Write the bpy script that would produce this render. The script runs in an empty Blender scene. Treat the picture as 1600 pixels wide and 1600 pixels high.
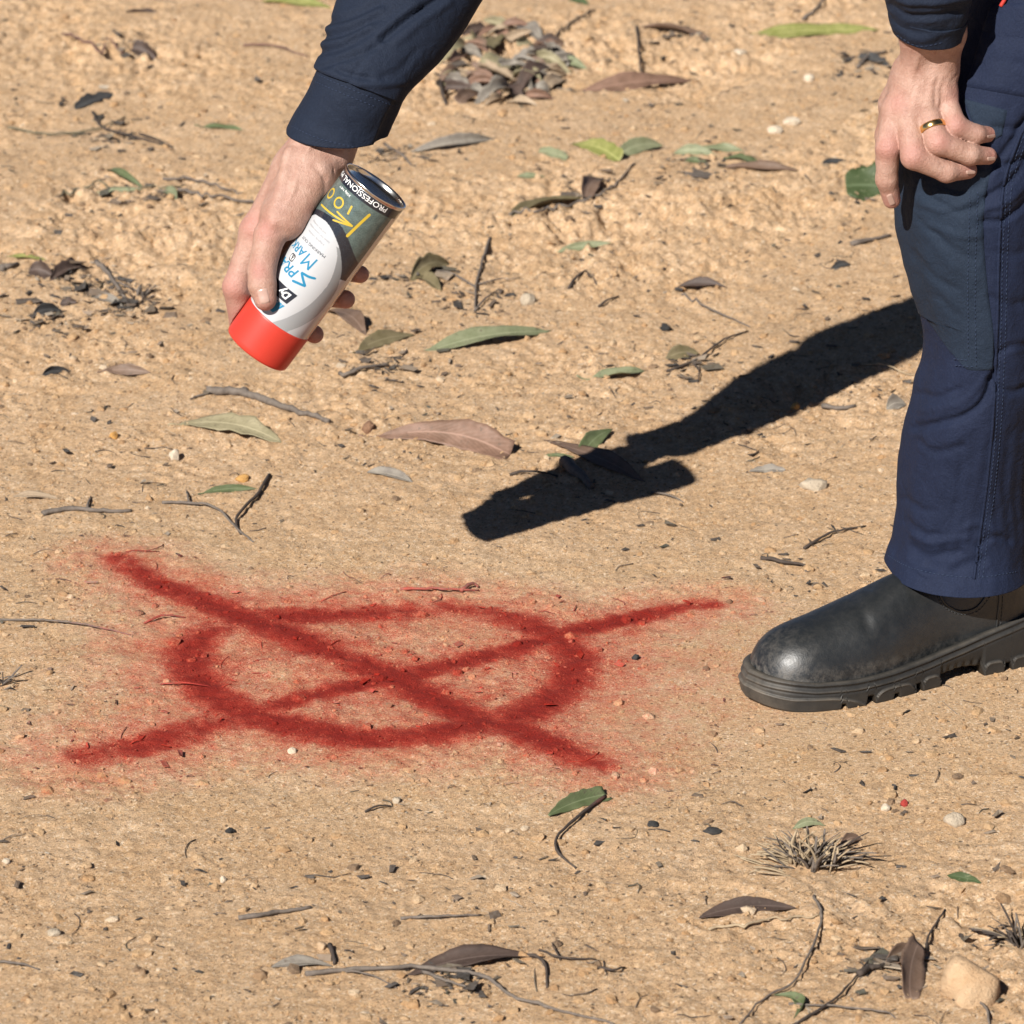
import bpy, bmesh, math, random
import numpy as np
from mathutils import Vector, Matrix
from mathutils.bvhtree import BVHTree

random.seed(7)
rs = np.random.RandomState(11)
scene = bpy.context.scene
col = scene.collection

# ------------------------------------------------------------------ camera
PITCH = math.radians(21.0); DIST = 4.5; FPX = 6826.0
CAM = np.array([0.0, -DIST * math.cos(PITCH), DIST * math.sin(PITCH)])
RX = np.array([1.0, 0.0, 0.0])
UP = np.array([0.0, math.sin(PITCH), math.cos(PITCH)])
TW = np.array([0.0, -math.cos(PITCH), math.sin(PITCH)])      # towards the photographer
cd = bpy.data.cameras.new('camera')
cam = bpy.data.objects.new('camera', cd)
col.objects.link(cam)
cam.location = CAM
cam.rotation_euler = (math.pi / 2 - PITCH, 0, 0)
cd.sensor_width = 36.0
cd.lens = 36.0 * FPX / 1600.0
cd.clip_start = 0.05
cd.clip_end = 500
cd.dof.use_dof = True
cd.dof.focus_distance = 4.03
cd.dof.aperture_fstop = 15.0
scene.camera = cam

# ------------------------------------------------------------------ sky, sun, exposure
SUN_A, SUN_B = 0.645, 1.10                                   # shadow travel per metre of height, x and y
wd = bpy.data.worlds.new('World')
scene.world = wd
wd.use_nodes = True
wn = wd.node_tree.nodes
bgn = wn['Background']
sky = wn.new('ShaderNodeTexSky')
sky.sky_type = 'NISHITA'
sky.sun_disc = False
sky.air_density = 0.35
sky.dust_density = 0.05
sky.ozone_density = 0.8
sky.altitude = 1500
sky.sun_elevation = math.atan(1 / math.hypot(SUN_A, SUN_B))
sky.sun_rotation = math.atan2(-SUN_A, -SUN_B)
wd.node_tree.links.new(sky.outputs[0], bgn.inputs[0])
bgn.inputs[1].default_value = 0.05
ld = bpy.data.lights.new('sun', 'SUN')
ld.energy = 5.0
ld.angle = math.radians(0.55)
ld.color = (1.0, 0.955, 0.89)
sun = bpy.data.objects.new('sun', ld)
col.objects.link(sun)
sun.rotation_euler = Vector((SUN_A, SUN_B, -1.0)).to_track_quat('-Z', 'Y').to_euler()
sun.location = (-3, -5, 5)
scene.view_settings.view_transform = 'Standard'
scene.view_settings.look = 'None'
scene.view_settings.exposure = 0.70
scene.view_settings.gamma = 1.0

# ------------------------------------------------------------------ helpers
def ray(px, py):
    return RX * ((px - 800) / FPX) + UP * ((800 - py) / FPX) - TW

def at(px, py, depth):
    return CAM + ray(px, py) * depth

def ground_xy(px, py, h=0.0):
    d = ray(px, py)
    t = (h - CAM[2]) / d[2]
    return CAM + d * t

def proj(P):
    v = np.asarray(P) - CAM
    z = -(v @ TW)
    return 800 + FPX * (v @ RX) / z, 800 - FPX * (v @ UP) / z

def perlin(x, y, seed):
    r = np.random.RandomState(seed)
    perm = r.permutation(256)
    perm = np.concatenate([perm, perm])
    ang = r.rand(256) * 2 * np.pi
    gx, gy = np.cos(ang), np.sin(ang)
    xf = np.floor(x); yf = np.floor(y)
    xi = xf.astype(np.int64) & 255; yi = yf.astype(np.int64) & 255
    dx = x - xf; dy = y - yf
    def corner(ix, iy, ddx, ddy):
        h = perm[(perm[ix & 255] + iy) & 255]
        return gx[h] * ddx + gy[h] * ddy
    u = dx * dx * dx * (dx * (dx * 6 - 15) + 10)
    v = dy * dy * dy * (dy * (dy * 6 - 15) + 10)
    a = corner(xi, yi, dx, dy); b = corner(xi + 1, yi, dx - 1, dy)
    c = corner(xi, yi + 1, dx, dy - 1); d = corner(xi + 1, yi + 1, dx - 1, dy - 1)
    return 1.5 * ((a + u * (b - a)) * (1 - v) + (c + u * (d - c)) * v)

def sstep(a, b, x):
    t = np.clip((x - a) / (b - a), 0, 1)
    return t * t * (3 - 2 * t)

def mesh_np(name, verts, faces, smooth=True):
    """faces: (n,k) int array, k = 3 or 4"""
    verts = np.asarray(verts, dtype=np.float32); faces = np.asarray(faces, dtype=np.int32)
    me = bpy.data.meshes.new(name)
    n, k = faces.shape
    me.vertices.add(len(verts)); me.vertices.foreach_set('co', verts.ravel())
    me.loops.add(n * k); me.loops.foreach_set('vertex_index', faces.ravel())
    me.polygons.add(n)
    me.polygons.foreach_set('loop_start', np.arange(0, n * k, k, dtype=np.int32))
    me.polygons.foreach_set('use_smooth', np.full(n, smooth, dtype=bool))
    me.update(calc_edges=True)
    me.validate()
    return me

def attr(me, name, values):
    a = me.attributes.new(name, 'FLOAT', 'POINT')
    a.data.foreach_set('value', np.asarray(values, dtype=np.float32))

def attr_col(me, name, values):
    a = me.attributes.new(name, 'FLOAT_COLOR', 'POINT')
    v = np.ones((len(values), 4), dtype=np.float32); v[:, :3] = values
    a.data.foreach_set('color', v.ravel())

def link(name, me, mat=None, parent=None):
    o = bpy.data.objects.new(name, me)
    col.objects.link(o)
    if mat is not None and me is not None:
        me.materials.append(mat)
    if parent is not None:
        o.parent = parent
    return o

def tag(o, label, cat, group=None, kind=None):
    if label: o['label'] = label
    if cat: o['category'] = cat
    if group: o['group'] = group
    if kind: o['kind'] = kind
    return o

def empty(name, loc=(0, 0, 0)):
    o = bpy.data.objects.new(name, None)
    o.empty_display_size = 0.02
    col.objects.link(o)
    o.location = loc
    return o

def adopt(child, parent):
    """parent without moving the child"""
    child.parent = parent
    child.matrix_parent_inverse = Matrix.Translation(-Vector(parent.location))

def grid_faces(nu, nv, wrap=False):
    """nu rows, nv columns; wrap joins the last column with the first"""
    f = []
    i, j = np.meshgrid(np.arange(nu - 1), np.arange(nv if wrap else nv - 1), indexing='ij')
    j2 = (j + 1) % nv
    return np.stack([i * nv + j, i * nv + j2, (i + 1) * nv + j2, (i + 1) * nv + j], -1).reshape(-1, 4)

def catmull(pts, n):
    P = np.asarray(pts, float)
    m = len(P)
    Q = np.vstack([2 * P[0] - P[1], P, 2 * P[-1] - P[-2]])
    t = np.linspace(0, m - 1, n)
    i = np.minimum(t.astype(int), m - 2); f = (t - i)[:, None]
    a, b, c, d = Q[i], Q[i + 1], Q[i + 2], Q[i + 3]
    return 0.5 * (2 * b + (c - a) * f + (2 * a - 5 * b + 4 * c - d) * f ** 2 + (3 * b - a - 3 * c + d) * f ** 3)

def tube_np(path, radii, k=8, flat=1.0):
    """tapered tube with closed ends; returns verts, quads"""
    P = np.asarray(path, float); n = len(P)
    r = np.asarray(radii, float)
    if r.ndim == 0: r = np.full(n, float(r))
    T = np.gradient(P, axis=0); T /= np.linalg.norm(T, axis=1)[:, None] + 1e-12
    up = np.array([0.13, 0.21, 0.97])
    A = np.cross(T, up); A /= np.linalg.norm(A, axis=1)[:, None] + 1e-9
    B = np.cross(A, T)
    th = np.linspace(0, 2 * np.pi, k, endpoint=False)
    V = P[:, None] + r[:, None, None] * (np.cos(th)[None, :, None] * A[:, None] + flat * np.sin(th)[None, :, None] * B[:, None])
    V0 = np.repeat(P[:1], k, 0)[None] + (V[:1] - P[0]) * 0.02
    V1 = np.repeat(P[-1:], k, 0)[None] + (V[-1:] - P[-1]) * 0.02
    V = np.concatenate([V0, V, V1], 0)
    return V.reshape(-1, 3), grid_faces(n + 2, k, True)

def merge_np(parts):
    vs, fs, off = [], [], 0
    for v, f in parts:
        vs.append(v); fs.append(np.asarray(f) + off); off += len(v)
    return np.vstack(vs), np.vstack(fs)

# ------------------------------------------------------------------ implicit surfaces
def surface_net(field, origin, h):
    """naive surface nets over a sampled field (negative inside)"""
    f = field; nx, ny, nz = f.shape
    ins = f < 0
    cnt = np.zeros((nx - 1, ny - 1, nz - 1), np.int8)
    acc = np.zeros((nx - 1, ny - 1, nz - 1, 3), np.float32)
    C = [(a, b, c) for a in (0, 1) for b in (0, 1) for c in (0, 1)]
    def sub(arr, o): return arr[o[0]:nx - 1 + o[0], o[1]:ny - 1 + o[1], o[2]:nz - 1 + o[2]]
    for o in C:
        for ax in range(3):
            if o[ax] == 0:
                p = list(o); p[ax] = 1
                s0, s1 = sub(ins, o), sub(ins, p)
                ch = s0 != s1
                f0, f1 = sub(f, o)[ch], sub(f, p)[ch]
                t = f0 / (f0 - f1)
                e = np.empty((len(t), 3), np.float32); e[:] = o; e[:, ax] = t
                acc[ch] += e; cnt[ch] += 1
    act = cnt > 0
    idx = -np.ones(act.shape, np.int64); idx[act] = np.arange(act.sum())
    ii = np.argwhere(act).astype(np.float32)
    V = (ii + acc[act] / cnt[act][:, None]) * h + np.asarray(origin)
    Q = []
    for ax in range(3):
        a1, a2 = [(1, 2), (2, 0), (0, 1)][ax]
        n = [nx, ny, nz]
        sl0 = [slice(1, n[0] - 1), slice(1, n[1] - 1), slice(1, n[2] - 1)]
        sl0[ax] = slice(0, n[ax] - 1)
        sl1 = list(sl0); sl1[ax] = slice(1, n[ax])
        s0, s1 = ins[tuple(sl0)], ins[tuple(sl1)]
        ch = np.argwhere(s0 != s1)
        flip = s0[tuple(ch.T)]
        base = ch.copy()
        for q in range(3):
            if q != ax: base[:, q] += 1
        def cell(d1, d2):
            b = base.copy(); b[:, a1] += d1; b[:, a2] += d2
            return idx[tuple(b.T)]
        q = np.stack([cell(-1, -1), cell(0, -1), cell(0, 0), cell(-1, 0)], -1)
        q[~flip] = q[~flip][:, ::-1]
        Q.append(q)
    return V, np.vstack(Q)

def smin(a, b, k):
    h = np.clip(0.5 + 0.5 * (b - a) / k, 0, 1)
    return b + (a - b) * h - k * h * (1 - h)

def cone_d(P, a, b, ra, rb):
    a = np.asarray(a, np.float32); b = np.asarray(b, np.float32)
    ab = b - a
    t = np.clip(((P - a) @ ab) / max(ab @ ab, 1e-9), 0, 1)
    d = np.linalg.norm(P - a - t[..., None] * ab, axis=-1)
    return d - (ra + (rb - ra) * t)

def field_grid(lo, hi, h):
    ax = [np.arange(lo[i], hi[i] + h, h, dtype=np.float32) for i in range(3)]
    return np.stack(np.meshgrid(*ax, indexing='ij'), -1)

def relax(V, Q, it=2, lam=0.5):
    e = np.vstack([Q[:, [0, 1]], Q[:, [1, 2]], Q[:, [2, 3]], Q[:, [3, 0]]])
    n = len(V)
    for _ in range(it):
        S = np.zeros_like(V); c = np.zeros(n)
        for k in range(3):
            S[:, k] = np.bincount(e[:, 0], V[e[:, 1], k], n) + np.bincount(e[:, 1], V[e[:, 0], k], n)
        c = np.bincount(e[:, 0], minlength=n) + np.bincount(e[:, 1], minlength=n)
        V = V + lam * (S / c[:, None] - V)
    return V

# ------------------------------------------------------------------ materials
def new_mat(name):
    m = bpy.data.materials.new(name); m.use_nodes = True
    nt = m.node_tree
    return m, nt, nt.nodes, nt.links, nt.nodes['Principled BSDF']

def N(nt, typ, **kw):
    n = nt.nodes.new(typ)
    for k, v in kw.items():
        if k in n.inputs: n.inputs[k].default_value = v
        else: setattr(n, k, v)
    return n

def rgb(c): return (c[0], c[1], c[2], 1.0)

def ramp(nt, stops, interp='LINEAR'):
    r = nt.nodes.new('ShaderNodeValToRGB')
    r.color_ramp.interpolation = interp
    while len(r.color_ramp.elements) < len(stops): r.color_ramp.elements.new(0.5)
    for e, (p, c) in zip(r.color_ramp.elements, stops):
        e.position = p; e.color = rgb(c)
    return r

def mixc(nt, a, b, fac, mode='MIX'):
    m = nt.nodes.new('ShaderNodeMix'); m.data_type = 'RGBA'; m.blend_type = mode
    for s, v in ((6, a), (7, b)):
        if isinstance(v, tuple): m.inputs[s].default_value = rgb(v)
        else: nt.links.new(v, m.inputs[s])
    if isinstance(fac, (int, float)): m.inputs[0].default_value = fac
    else: nt.links.new(fac, m.inputs[0])
    return m.outputs[2]

def math_n(nt, op, a, b=None, c=None, clamp=False):
    m = nt.nodes.new('ShaderNodeMath'); m.operation = op; m.use_clamp = clamp
    for i, v in enumerate((a, b, c)):
        if v is None: continue
        if isinstance(v, (int, float)): m.inputs[i].default_value = v
        else: nt.links.new(v, m.inputs[i])
    return m.outputs[0]

def noise_n(nt, scale, detail=4, rough=0.55, coord=None, dist=0.0):
    n = nt.nodes.new('ShaderNodeTexNoise')
    n.inputs['Scale'].default_value = scale; n.inputs['Detail'].default_value = detail
    n.inputs['Roughness'].default_value = rough; n.inputs['Distortion'].default_value = dist
    if coord is not None: nt.links.new(coord, n.inputs['Vector'])
    return n

def maprange(nt, v, a, b, c=0.0, d=1.0):
    m = nt.nodes.new('ShaderNodeMapRange'); m.clamp = True
    nt.links.new(v, m.inputs[0])
    for i, x in enumerate((a, b, c, d)): m.inputs[i + 1].default_value = x
    return m.outputs[0]

def bump_n(nt, height, strength, dist, normal=None):
    b = nt.nodes.new('ShaderNodeBump')
    b.inputs['Strength'].default_value = strength; b.inputs['Distance'].default_value = dist
    nt.links.new(height, b.inputs['Height'])
    if normal is not None: nt.links.new(normal, b.inputs['Normal'])
    return b.outputs[0]

def attr_n(nt, name):
    a = nt.nodes.new('ShaderNodeAttribute'); a.attribute_name = name
    return a

RED_CORE = (0.225, 0.013, 0.0075)
RED_MIST = (0.53, 0.068, 0.040)

def paint_over(nt, base, p, scale=620.0):
    """spray paint lying on a surface colour; p is the sprayed density"""
    geo = N(nt, 'ShaderNodeNewGeometry')
    n1 = noise_n(nt, scale, 4, 0.8, geo.outputs['Position'])
    n2 = noise_n(nt, 55.0, 5, 0.7, geo.outputs['Position'])
    jit = math_n(nt, 'MULTIPLY_ADD', n1.outputs[0], 1.3, -0.65)
    jit2 = math_n(nt, 'MULTIPLY_ADD', n2.outputs[0], 0.8, -0.40)
    on = maprange(nt, p, 0.02, 0.2)
    q = math_n(nt, 'ADD', p, math_n(nt, 'MULTIPLY', math_n(nt, 'ADD', jit, jit2), on))
    mist = maprange(nt, q, 0.08, 0.72, 0.0, 0.95)
    core = maprange(nt, q, 0.40, 0.95, 0.0, 0.95)
    c = mixc(nt, base, RED_MIST, mist)
    return mixc(nt, c, RED_CORE, core)
# ------------------------------------------------------------------ sprayed mark (strokes as ground polylines)
def gpoly(pts): return np.array([ground_xy(*p)[:2] for p in pts])
STROKES = [
 (gpoly([(185,882),(235,912),(320,948),(420,988),(530,1030),(620,1064),(680,1098),(735,1128),(800,1140),(858,1168),(900,1186),(930,1197)]), 0.021, 1.0),
 (gpoly([(1108,938),(1060,943),(1000,956),(930,974),(870,992),(800,1016),(720,1036),(640,1058),(560,1074),(470,1096),(400,1116)]), 0.017, 0.95),
 (gpoly([(400,1116),(330,1138),(240,1166),(130,1188)]), 0.024, 0.88),
 (gpoly([(700,950),(760,958),(820,972),(868,992),(900,1025),(893,1066),(850,1104),(790,1130),(720,1148),(640,1159),(560,1160),(480,1148),(400,1126),(335,1096),(300,1060),(292,1025),(330,992)]), 0.022, 0.95),
 (gpoly([(330,992),(400,972),(480,966),(560,962),(640,957),(700,950)]), 0.024, 0.80),
]
HALO = [((-0.10, -0.43), (0.32, 0.22), 0.17), ((0.08, -0.50), (0.18, 0.16), 0.11), ((-0.27, -0.46), (0.16, 0.20), 0.10), ((0.17, -0.33), (0.12, 0.12), 0.08), ((-0.20, -0.27), (0.20, 0.10), 0.09)]

def seg_dist(x, y, poly):
    best = np.full(x.shape, 9.0)
    for a, b in zip(poly[:-1], poly[1:]):
        ab = b - a
        t = np.clip(((x - a[0]) * ab[0] + (y - a[1]) * ab[1]) / (ab @ ab), 0, 1)
        d = np.hypot(x - a[0] - t * ab[0], y - a[1] - t * ab[1])
        best = np.minimum(best, d)
    return best

def paint_density(x, y):
    p = np.zeros(x.shape)
    m = (np.abs(x) < 0.6) & (y > -1.0) & (y < 0.2)
    xs, ys = x[m], y[m]
    wob = 0.5 * perlin(xs / 0.05, ys / 0.09, 91) + 0.5 * perlin(xs / 0.02, ys / 0.03, 92)
    q = np.zeros(xs.shape)
    for poly, sg, amp in STROKES:
        d = seg_dist(xs, ys, poly)
        d = np.maximum(d + 0.008 * wob, 0)
        ends = np.minimum(np.hypot(xs - poly[0][0], ys - poly[0][1]), np.hypot(xs - poly[-1][0], ys - poly[-1][1]))
        amp = amp * (0.80 + 0.20 * sstep(0.0, 0.10, ends)) * (1 + 0.22 * perlin(xs / 0.075 + 7, ys / 0.11, 93))
        q = np.maximum(q, amp * np.exp(-(d / sg) ** 2.0 * 0.62) * (1 + 0.30 * wob))
        q = np.maximum(q, 0.44 * amp * np.exp(-(d / (sg * 2.4)) ** 2 * 0.6) * (1 + 0.40 * wob))
    for c, s, a in HALO:
        q = np.maximum(q, q + a * np.exp(-(((xs - c[0]) / s[0]) ** 2 + ((ys - c[1]) / s[1]) ** 2)) * (1 + 0.6 * wob) * (1 - np.clip(q, 0, 1)))
    p[m] = q
    return p

# ------------------------------------------------------------------ ground sheet
def ground_h(x, y):
    P = perlin
    far = sstep(-0.05, 0.55, y)
    near = sstep(-0.72, -1.0, y)
    right = sstep(0.0, 0.35, x)
    patch = 0.42 + 1.25 * np.clip(P(x / 0.26, y / 0.4, 5) + 0.35 * P(x / 0.10, y / 0.14, 15), -0.3, 0.9)
    rough = np.clip(0.22 + 0.85 * far * patch + near * (0.30 + 0.4 * right) * patch, 0.12, 1.6)
    fade = (1 - sstep(1.0, 1.35, np.abs(x))) * (1 - sstep(2.35, 3.0, y)) * (1 - sstep(-1.3, -1.7, y))
    fine = rough * fade
    h = 0.010 * P(x / 1.1 + 3, y / 1.3, 1) + 0.006 * P(x / 0.42, y / 0.5, 2)
    h += rough * (0.15 + 0.85 * fade) * 0.0090 * P(x / 0.15, y / 0.18, 3)
    h += fine * (0.0062 * (np.abs(P(x / 0.07, y / 0.075, 4)) * 2 - 0.6)
                  + 0.0050 * (0.6 - np.abs(P(x / 0.034, y / 0.036, 6)) * 2) + 0.0042 * (np.abs(P(x / 0.017, y / 0.018, 7)) * 2 - 0.5))
    h += fade * (0.0010 + 0.0017 * rough) * P(x / 0.0085, y / 0.009, 8)
    # trampled flat where the boots stand
    for cx, cy, r in ((0.36, -0.42, 0.20), (0.25, -0.47, 0.16), (1.08, 0.12, 0.3)):
        w = np.exp(-(((x - cx) ** 2 + (y - cy) ** 2) / r ** 2) ** 1.5)
        h = h * (1 - 0.93 * w)
    d = np.hypot(x, y)
    h += sstep(4, 30, d) * 0.25 * P(x / 9.0, y / 9.0, 12)
    return h

def lines(lo, hi, step0, step1, far):
    c = [lo]
    while c[-1] < hi:
        c.append(c[-1] + step0 + (step1 - step0) * (c[-1] - lo) / (hi - lo))
    s = step1; up = [c[-1]]
    while up[-1] < far: s *= 1.28; up.append(up[-1] + s)
    s = step0; dn = [c[0]]
    while dn[-1] > -far: s *= 1.28; dn.append(dn[-1] - s)
    return np.array(dn[:0:-1] + c + up[1:])
GX = lines(-1.05, 1.05, 0.0031, 0.0031, 120.0)
GY = lines(-1.30, 2.35, 0.0029, 0.0056, 120.0)
XX, YY = np.meshgrid(GX, GY, indexing='xy')
HH = ground_h(XX.ravel(), YY.ravel()).reshape(XX.shape)

def gz(x, y):
    x = np.atleast_1d(np.asarray(x, float)); y = np.atleast_1d(np.asarray(y, float))
    i = np.clip(np.searchsorted(GX, x) - 1, 0, len(GX) - 2); j = np.clip(np.searchsorted(GY, y) - 1, 0, len(GY) - 2)
    fx = (x - GX[i]) / (GX[i + 1] - GX[i]); fy = (y - GY[j]) / (GY[j + 1] - GY[j])
    return (HH[j, i] * (1 - fx) + HH[j, i + 1] * fx) * (1 - fy) + (HH[j + 1, i] * (1 - fx) + HH[j + 1, i + 1] * fx) * fy

def onground(px, py, lift=0.0):
    """point of the uneven ground that a spot in the photograph lies on"""
    h = 0.0
    for _ in range(4):
        p = ground_xy(px, py, h); h = float(gz(p[0], p[1])[0])
    p[2] = h + lift
    return p

def sand_mat(name, grain=False):
    m, nt, nodes, L, B = new_mat(name)
    geo = N(nt, 'ShaderNodeNewGeometry'); pos = geo.outputs['Position']
    big = noise_n(nt, 2.6, 4, 0.6, pos)
    mid = noise_n(nt, 17, 5, 0.65, pos)
    fine = noise_n(nt, 210, 4, 0.75, pos)
    c = ramp(nt, [(0.30, (0.51, 0.335, 0.190)), (0.50, (0.58, 0.395, 0.240)), (0.72, (0.63, 0.445, 0.290))])
    L.new(big.outputs[0], c.inputs[0])
    # ochre and pale patches of the subsoil
    oc = ramp(nt, [(0.34, (0.70, 0.51, 0.345)), (0.5, (0.57, 0.385, 0.235)), (0.66, (0.52, 0.305, 0.145))])
    L.new(mid.outputs[0], oc.inputs[0])
    base = mixc(nt, c.outputs[0], oc.outputs[0], 0.55)
    # single grains: pale quartz, dark iron, brown crumbs
    vo = N(nt, 'ShaderNodeTexVoronoi', Scale=520.0); L.new(pos, vo.inputs['Vector'])
    sep = N(nt, 'ShaderNodeSeparateColor'); L.new(vo.outputs['Color'], sep.inputs[0])
    gr = ramp(nt, [(0.0, (0.14, 0.085, 0.05)), (0.10, (0.30, 0.18, 0.10)), (0.20, (0.52, 0.335, 0.185)), (0.78, (0.57, 0.38, 0.215)), (0.92, (0.70, 0.54, 0.37)), (1.0, (0.80, 0.70, 0.55))])
    L.new(sep.outputs[0], gr.inputs[0])
    base = mixc(nt, base, gr.outputs[0], 0.50)
    fr = ramp(nt, [(0.32, (0.66, 0.63, 0.58)), (0.48, (1, 1, 1)), (0.7, (1.20, 1.19, 1.16))])
    L.new(fine.outputs[0], fr.inputs[0])
    base = mixc(nt, base, fr.outputs[0], 0.8, 'MULTIPLY')
    # scattered humus stain
    # pin-head specks of charred litter
    vs = N(nt, 'ShaderNodeTexVoronoi', Scale=170.0); L.new(pos, vs.inputs['Vector'])
    sp2 = N(nt, 'ShaderNodeSeparateColor'); L.new(vs.outputs['Color'], sp2.inputs[0])
    spk = math_n(nt, 'MULTIPLY', maprange(nt, sp2.outputs[0], 0.90, 0.91), maprange(nt, vs.outputs['Distance'], 0.20, 0.34, 1.0, 0.0))
    base = mixc(nt, base, (0.07, 0.05, 0.035), math_n(nt, 'MULTIPLY', spk, 0.8))
    hum = noise_n(nt, 6.5, 6, 0.7, pos)
    hm = maprange(nt, hum.outputs[0], 0.60, 0.78, 0.0, 0.45)
    base = mixc(nt, base, (0.24, 0.165, 0.10), hm)
    if grain:
        g2 = ramp(nt, [(0.0, (0.07, 0.05, 0.04)), (0.06, (0.20, 0.13, 0.08)), (0.14, (0.42, 0.24, 0.11)), (0.45, (0.48, 0.31, 0.165)), (0.80, (0.52, 0.35, 0.20)), (0.96, (0.58, 0.43, 0.275)), (1.0, (0.66, 0.54, 0.40))])
        L.new(geo.outputs['Random Per Island'], g2.inputs[0])
        base = mixc(nt, base, g2.outputs[0], 0.75)
    p = attr_n(nt, 'paint')
    base = paint_over(nt, base, p.outputs['Fac'])
    L.new(base, B.inputs['Base Color'])
    B.inputs['Roughness'].default_value = 0.93
    B.inputs['Specular IOR Level'].default_value = 0.22
    b1 = noise_n(nt, 240, 6, 0.85, pos)
    nb = bump_n(nt, b1.outputs[0], 0.9, 0.0036)
    nb = bump_n(nt, vo.outputs['Distance'], 0.35, 0.0012, nb)
    L.new(nb, B.inputs['Normal'])
    return m
M_SAND = sand_mat('dry_sandy_soil')
M_GRAIN = sand_mat('loose_grit', True)

PD = paint_density(XX.ravel(), YY.ravel())
me = mesh_np('ground', np.stack([XX, YY, HH], -1).reshape(-1, 3), grid_faces(len(GY), len(GX)))
attr(me, 'paint', PD)
ground = link('ground', me, M_SAND)
tag(ground, 'dry sandy soil with a red sprayed circle and cross', 'ground', kind='structure')

# ------------------------------------------------------------------ loose grit, crumbs, litter flecks
def scatter_xy(n, r, ylo=-1.25, yhi=2.25, dens=None):
    """points over the strip of ground in view (the strip widens with distance)"""
    out = []
    tot = 0
    while tot < n:
        y = r.uniform(ylo, yhi, n * 2); x = r.uniform(-1.1, 1.1, n * 2)
        lim = 0.58 + 0.15 * (y + 1.2)
        k = (np.abs(x) < lim) & (r.rand(n * 2) < (1.0 - 0.20 * (y + 1.2)))
        if dens is not None: k &= r.rand(n * 2) < dens(x, y)
        out.append(np.stack([x[k], y[k]], -1)); tot += k.sum()
    return np.vstack(out)[:n]

def rot_rand(n, r):
    q = r.normal(size=(n, 4)); q /= np.linalg.norm(q, axis=1)[:, None]
    w, x, y, z = q.T
    return np.stack([np.stack([1 - 2 * (y*y + z*z), 2 * (x*y - z*w), 2 * (x*z + y*w)], -1),
                     np.stack([2 * (x*y + z*w), 1 - 2 * (x*x + z*z), 2 * (y*z - x*w)], -1),
                     np.stack([2 * (x*z - y*w), 2 * (y*z + x*w), 1 - 2 * (x*x + y*y)], -1)], 1)

OCT_V = np.array([(1,0,0),(-1,0,0),(0,1,0),(0,-1,0),(0,0,1),(0,0,-1)], float)
OCT_F = np.array([(0,2,4),(2,1,4),(1,3,4),(3,0,4),(2,0,5),(1,2,5),(3,1,5),(0,3,5)])
CUB_V = np.array([(x, y, z) for x in (-1, 1) for y in (-1, 1) for z in (-1, 1)], float) * 0.75
CUB_F = np.array([(0,1,3),(0,3,2),(4,6,7),(4,7,5),(0,4,5),(0,5,1),(2,3,7),(2,7,6),(0,2,6),(0,6,4),(1,5,7),(1,7,3)])

def pebbles(name, n, r, s_lo, s_hi, power, proto, mat, sink=0.35, dens=None, flat=0.75, smooth=False):
    V0, F0 = proto
    xy = scatter_xy(n, r, dens=dens)
    s = s_lo * (s_hi / s_lo) ** (r.rand(n) ** power)
    V = V0[None] * (1 + r.uniform(-0.28, 0.28, (n, len(V0), 1)))
    V = V * (s[:, None, None] * r.uniform(0.7, 1.25, (n, 1, 3)))
    V = np.einsum('nij,nkj->nki', rot_rand(n, r), V)
    V[:, :, 2] *= flat
    c = np.stack([xy[:, 0], xy[:, 1], gz(xy[:, 0], xy[:, 1]) + s * (0.5 - sink)], -1)
    V = V + c[:, None]
    F = F0[None] + (np.arange(n) * len(V0))[:, None, None]
    me = mesh_np(name, V.reshape(-1, 3), F.reshape(-1, 3), smooth)
    attr(me, 'paint', np.repeat(np.clip(paint_density(xy[:, 0], xy[:, 1]), 0, 1.2) * r.uniform(0.7, 1.25, n), len(V0)))
    return link(name, me, mat)

def dens_rough(x, y):
    return np.clip(0.45 + 0.7 * sstep(-0.1, 0.6, y) + 0.3 * sstep(-0.75, -1.0, y) + 0.5 * perlin(x / 0.16, y / 0.2, 33), 0.08, 1)
g1 = pebbles('sand_grains', 60000, rs, 0.0007, 0.0022, 1.6, (OCT_V, OCT_F), M_GRAIN, dens=lambda x, y: np.clip(0.6 + 0.6 * perlin(x / 0.12, y / 0.15, 31), 0.1, 1))
tag(g1, 'loose sand grains strewn over the sandy soil', 'sand', kind='stuff')
bm = bmesh.new(); bmesh.ops.create_icosphere(bm, subdivisions=1, radius=1.0)
ICO_V = np.array([v.co[:] for v in bm.verts]); bm.faces.ensure_lookup_table(); ICO_F = np.array([[v.index for v in f.verts] for f in bm.faces]); bm.free()
bm = bmesh.new(); bmesh.ops.create_icosphere(bm, subdivisions=3, radius=1.0)
ICO3_V = np.array([v.co[:] for v in bm.verts]); ICO3_F = np.array([[v.index for v in f.verts] for f in bm.faces]); bm.free()
g2 = pebbles('soil_crumbs', 17000, rs, 0.0012, 0.0066, 4.0, (ICO_V, ICO_F), M_GRAIN, sink=0.5, dens=dens_rough)
tag(g2, 'small crumbs of soil and gravel lying on the sandy ground', 'gravel', kind='stuff')

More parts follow.
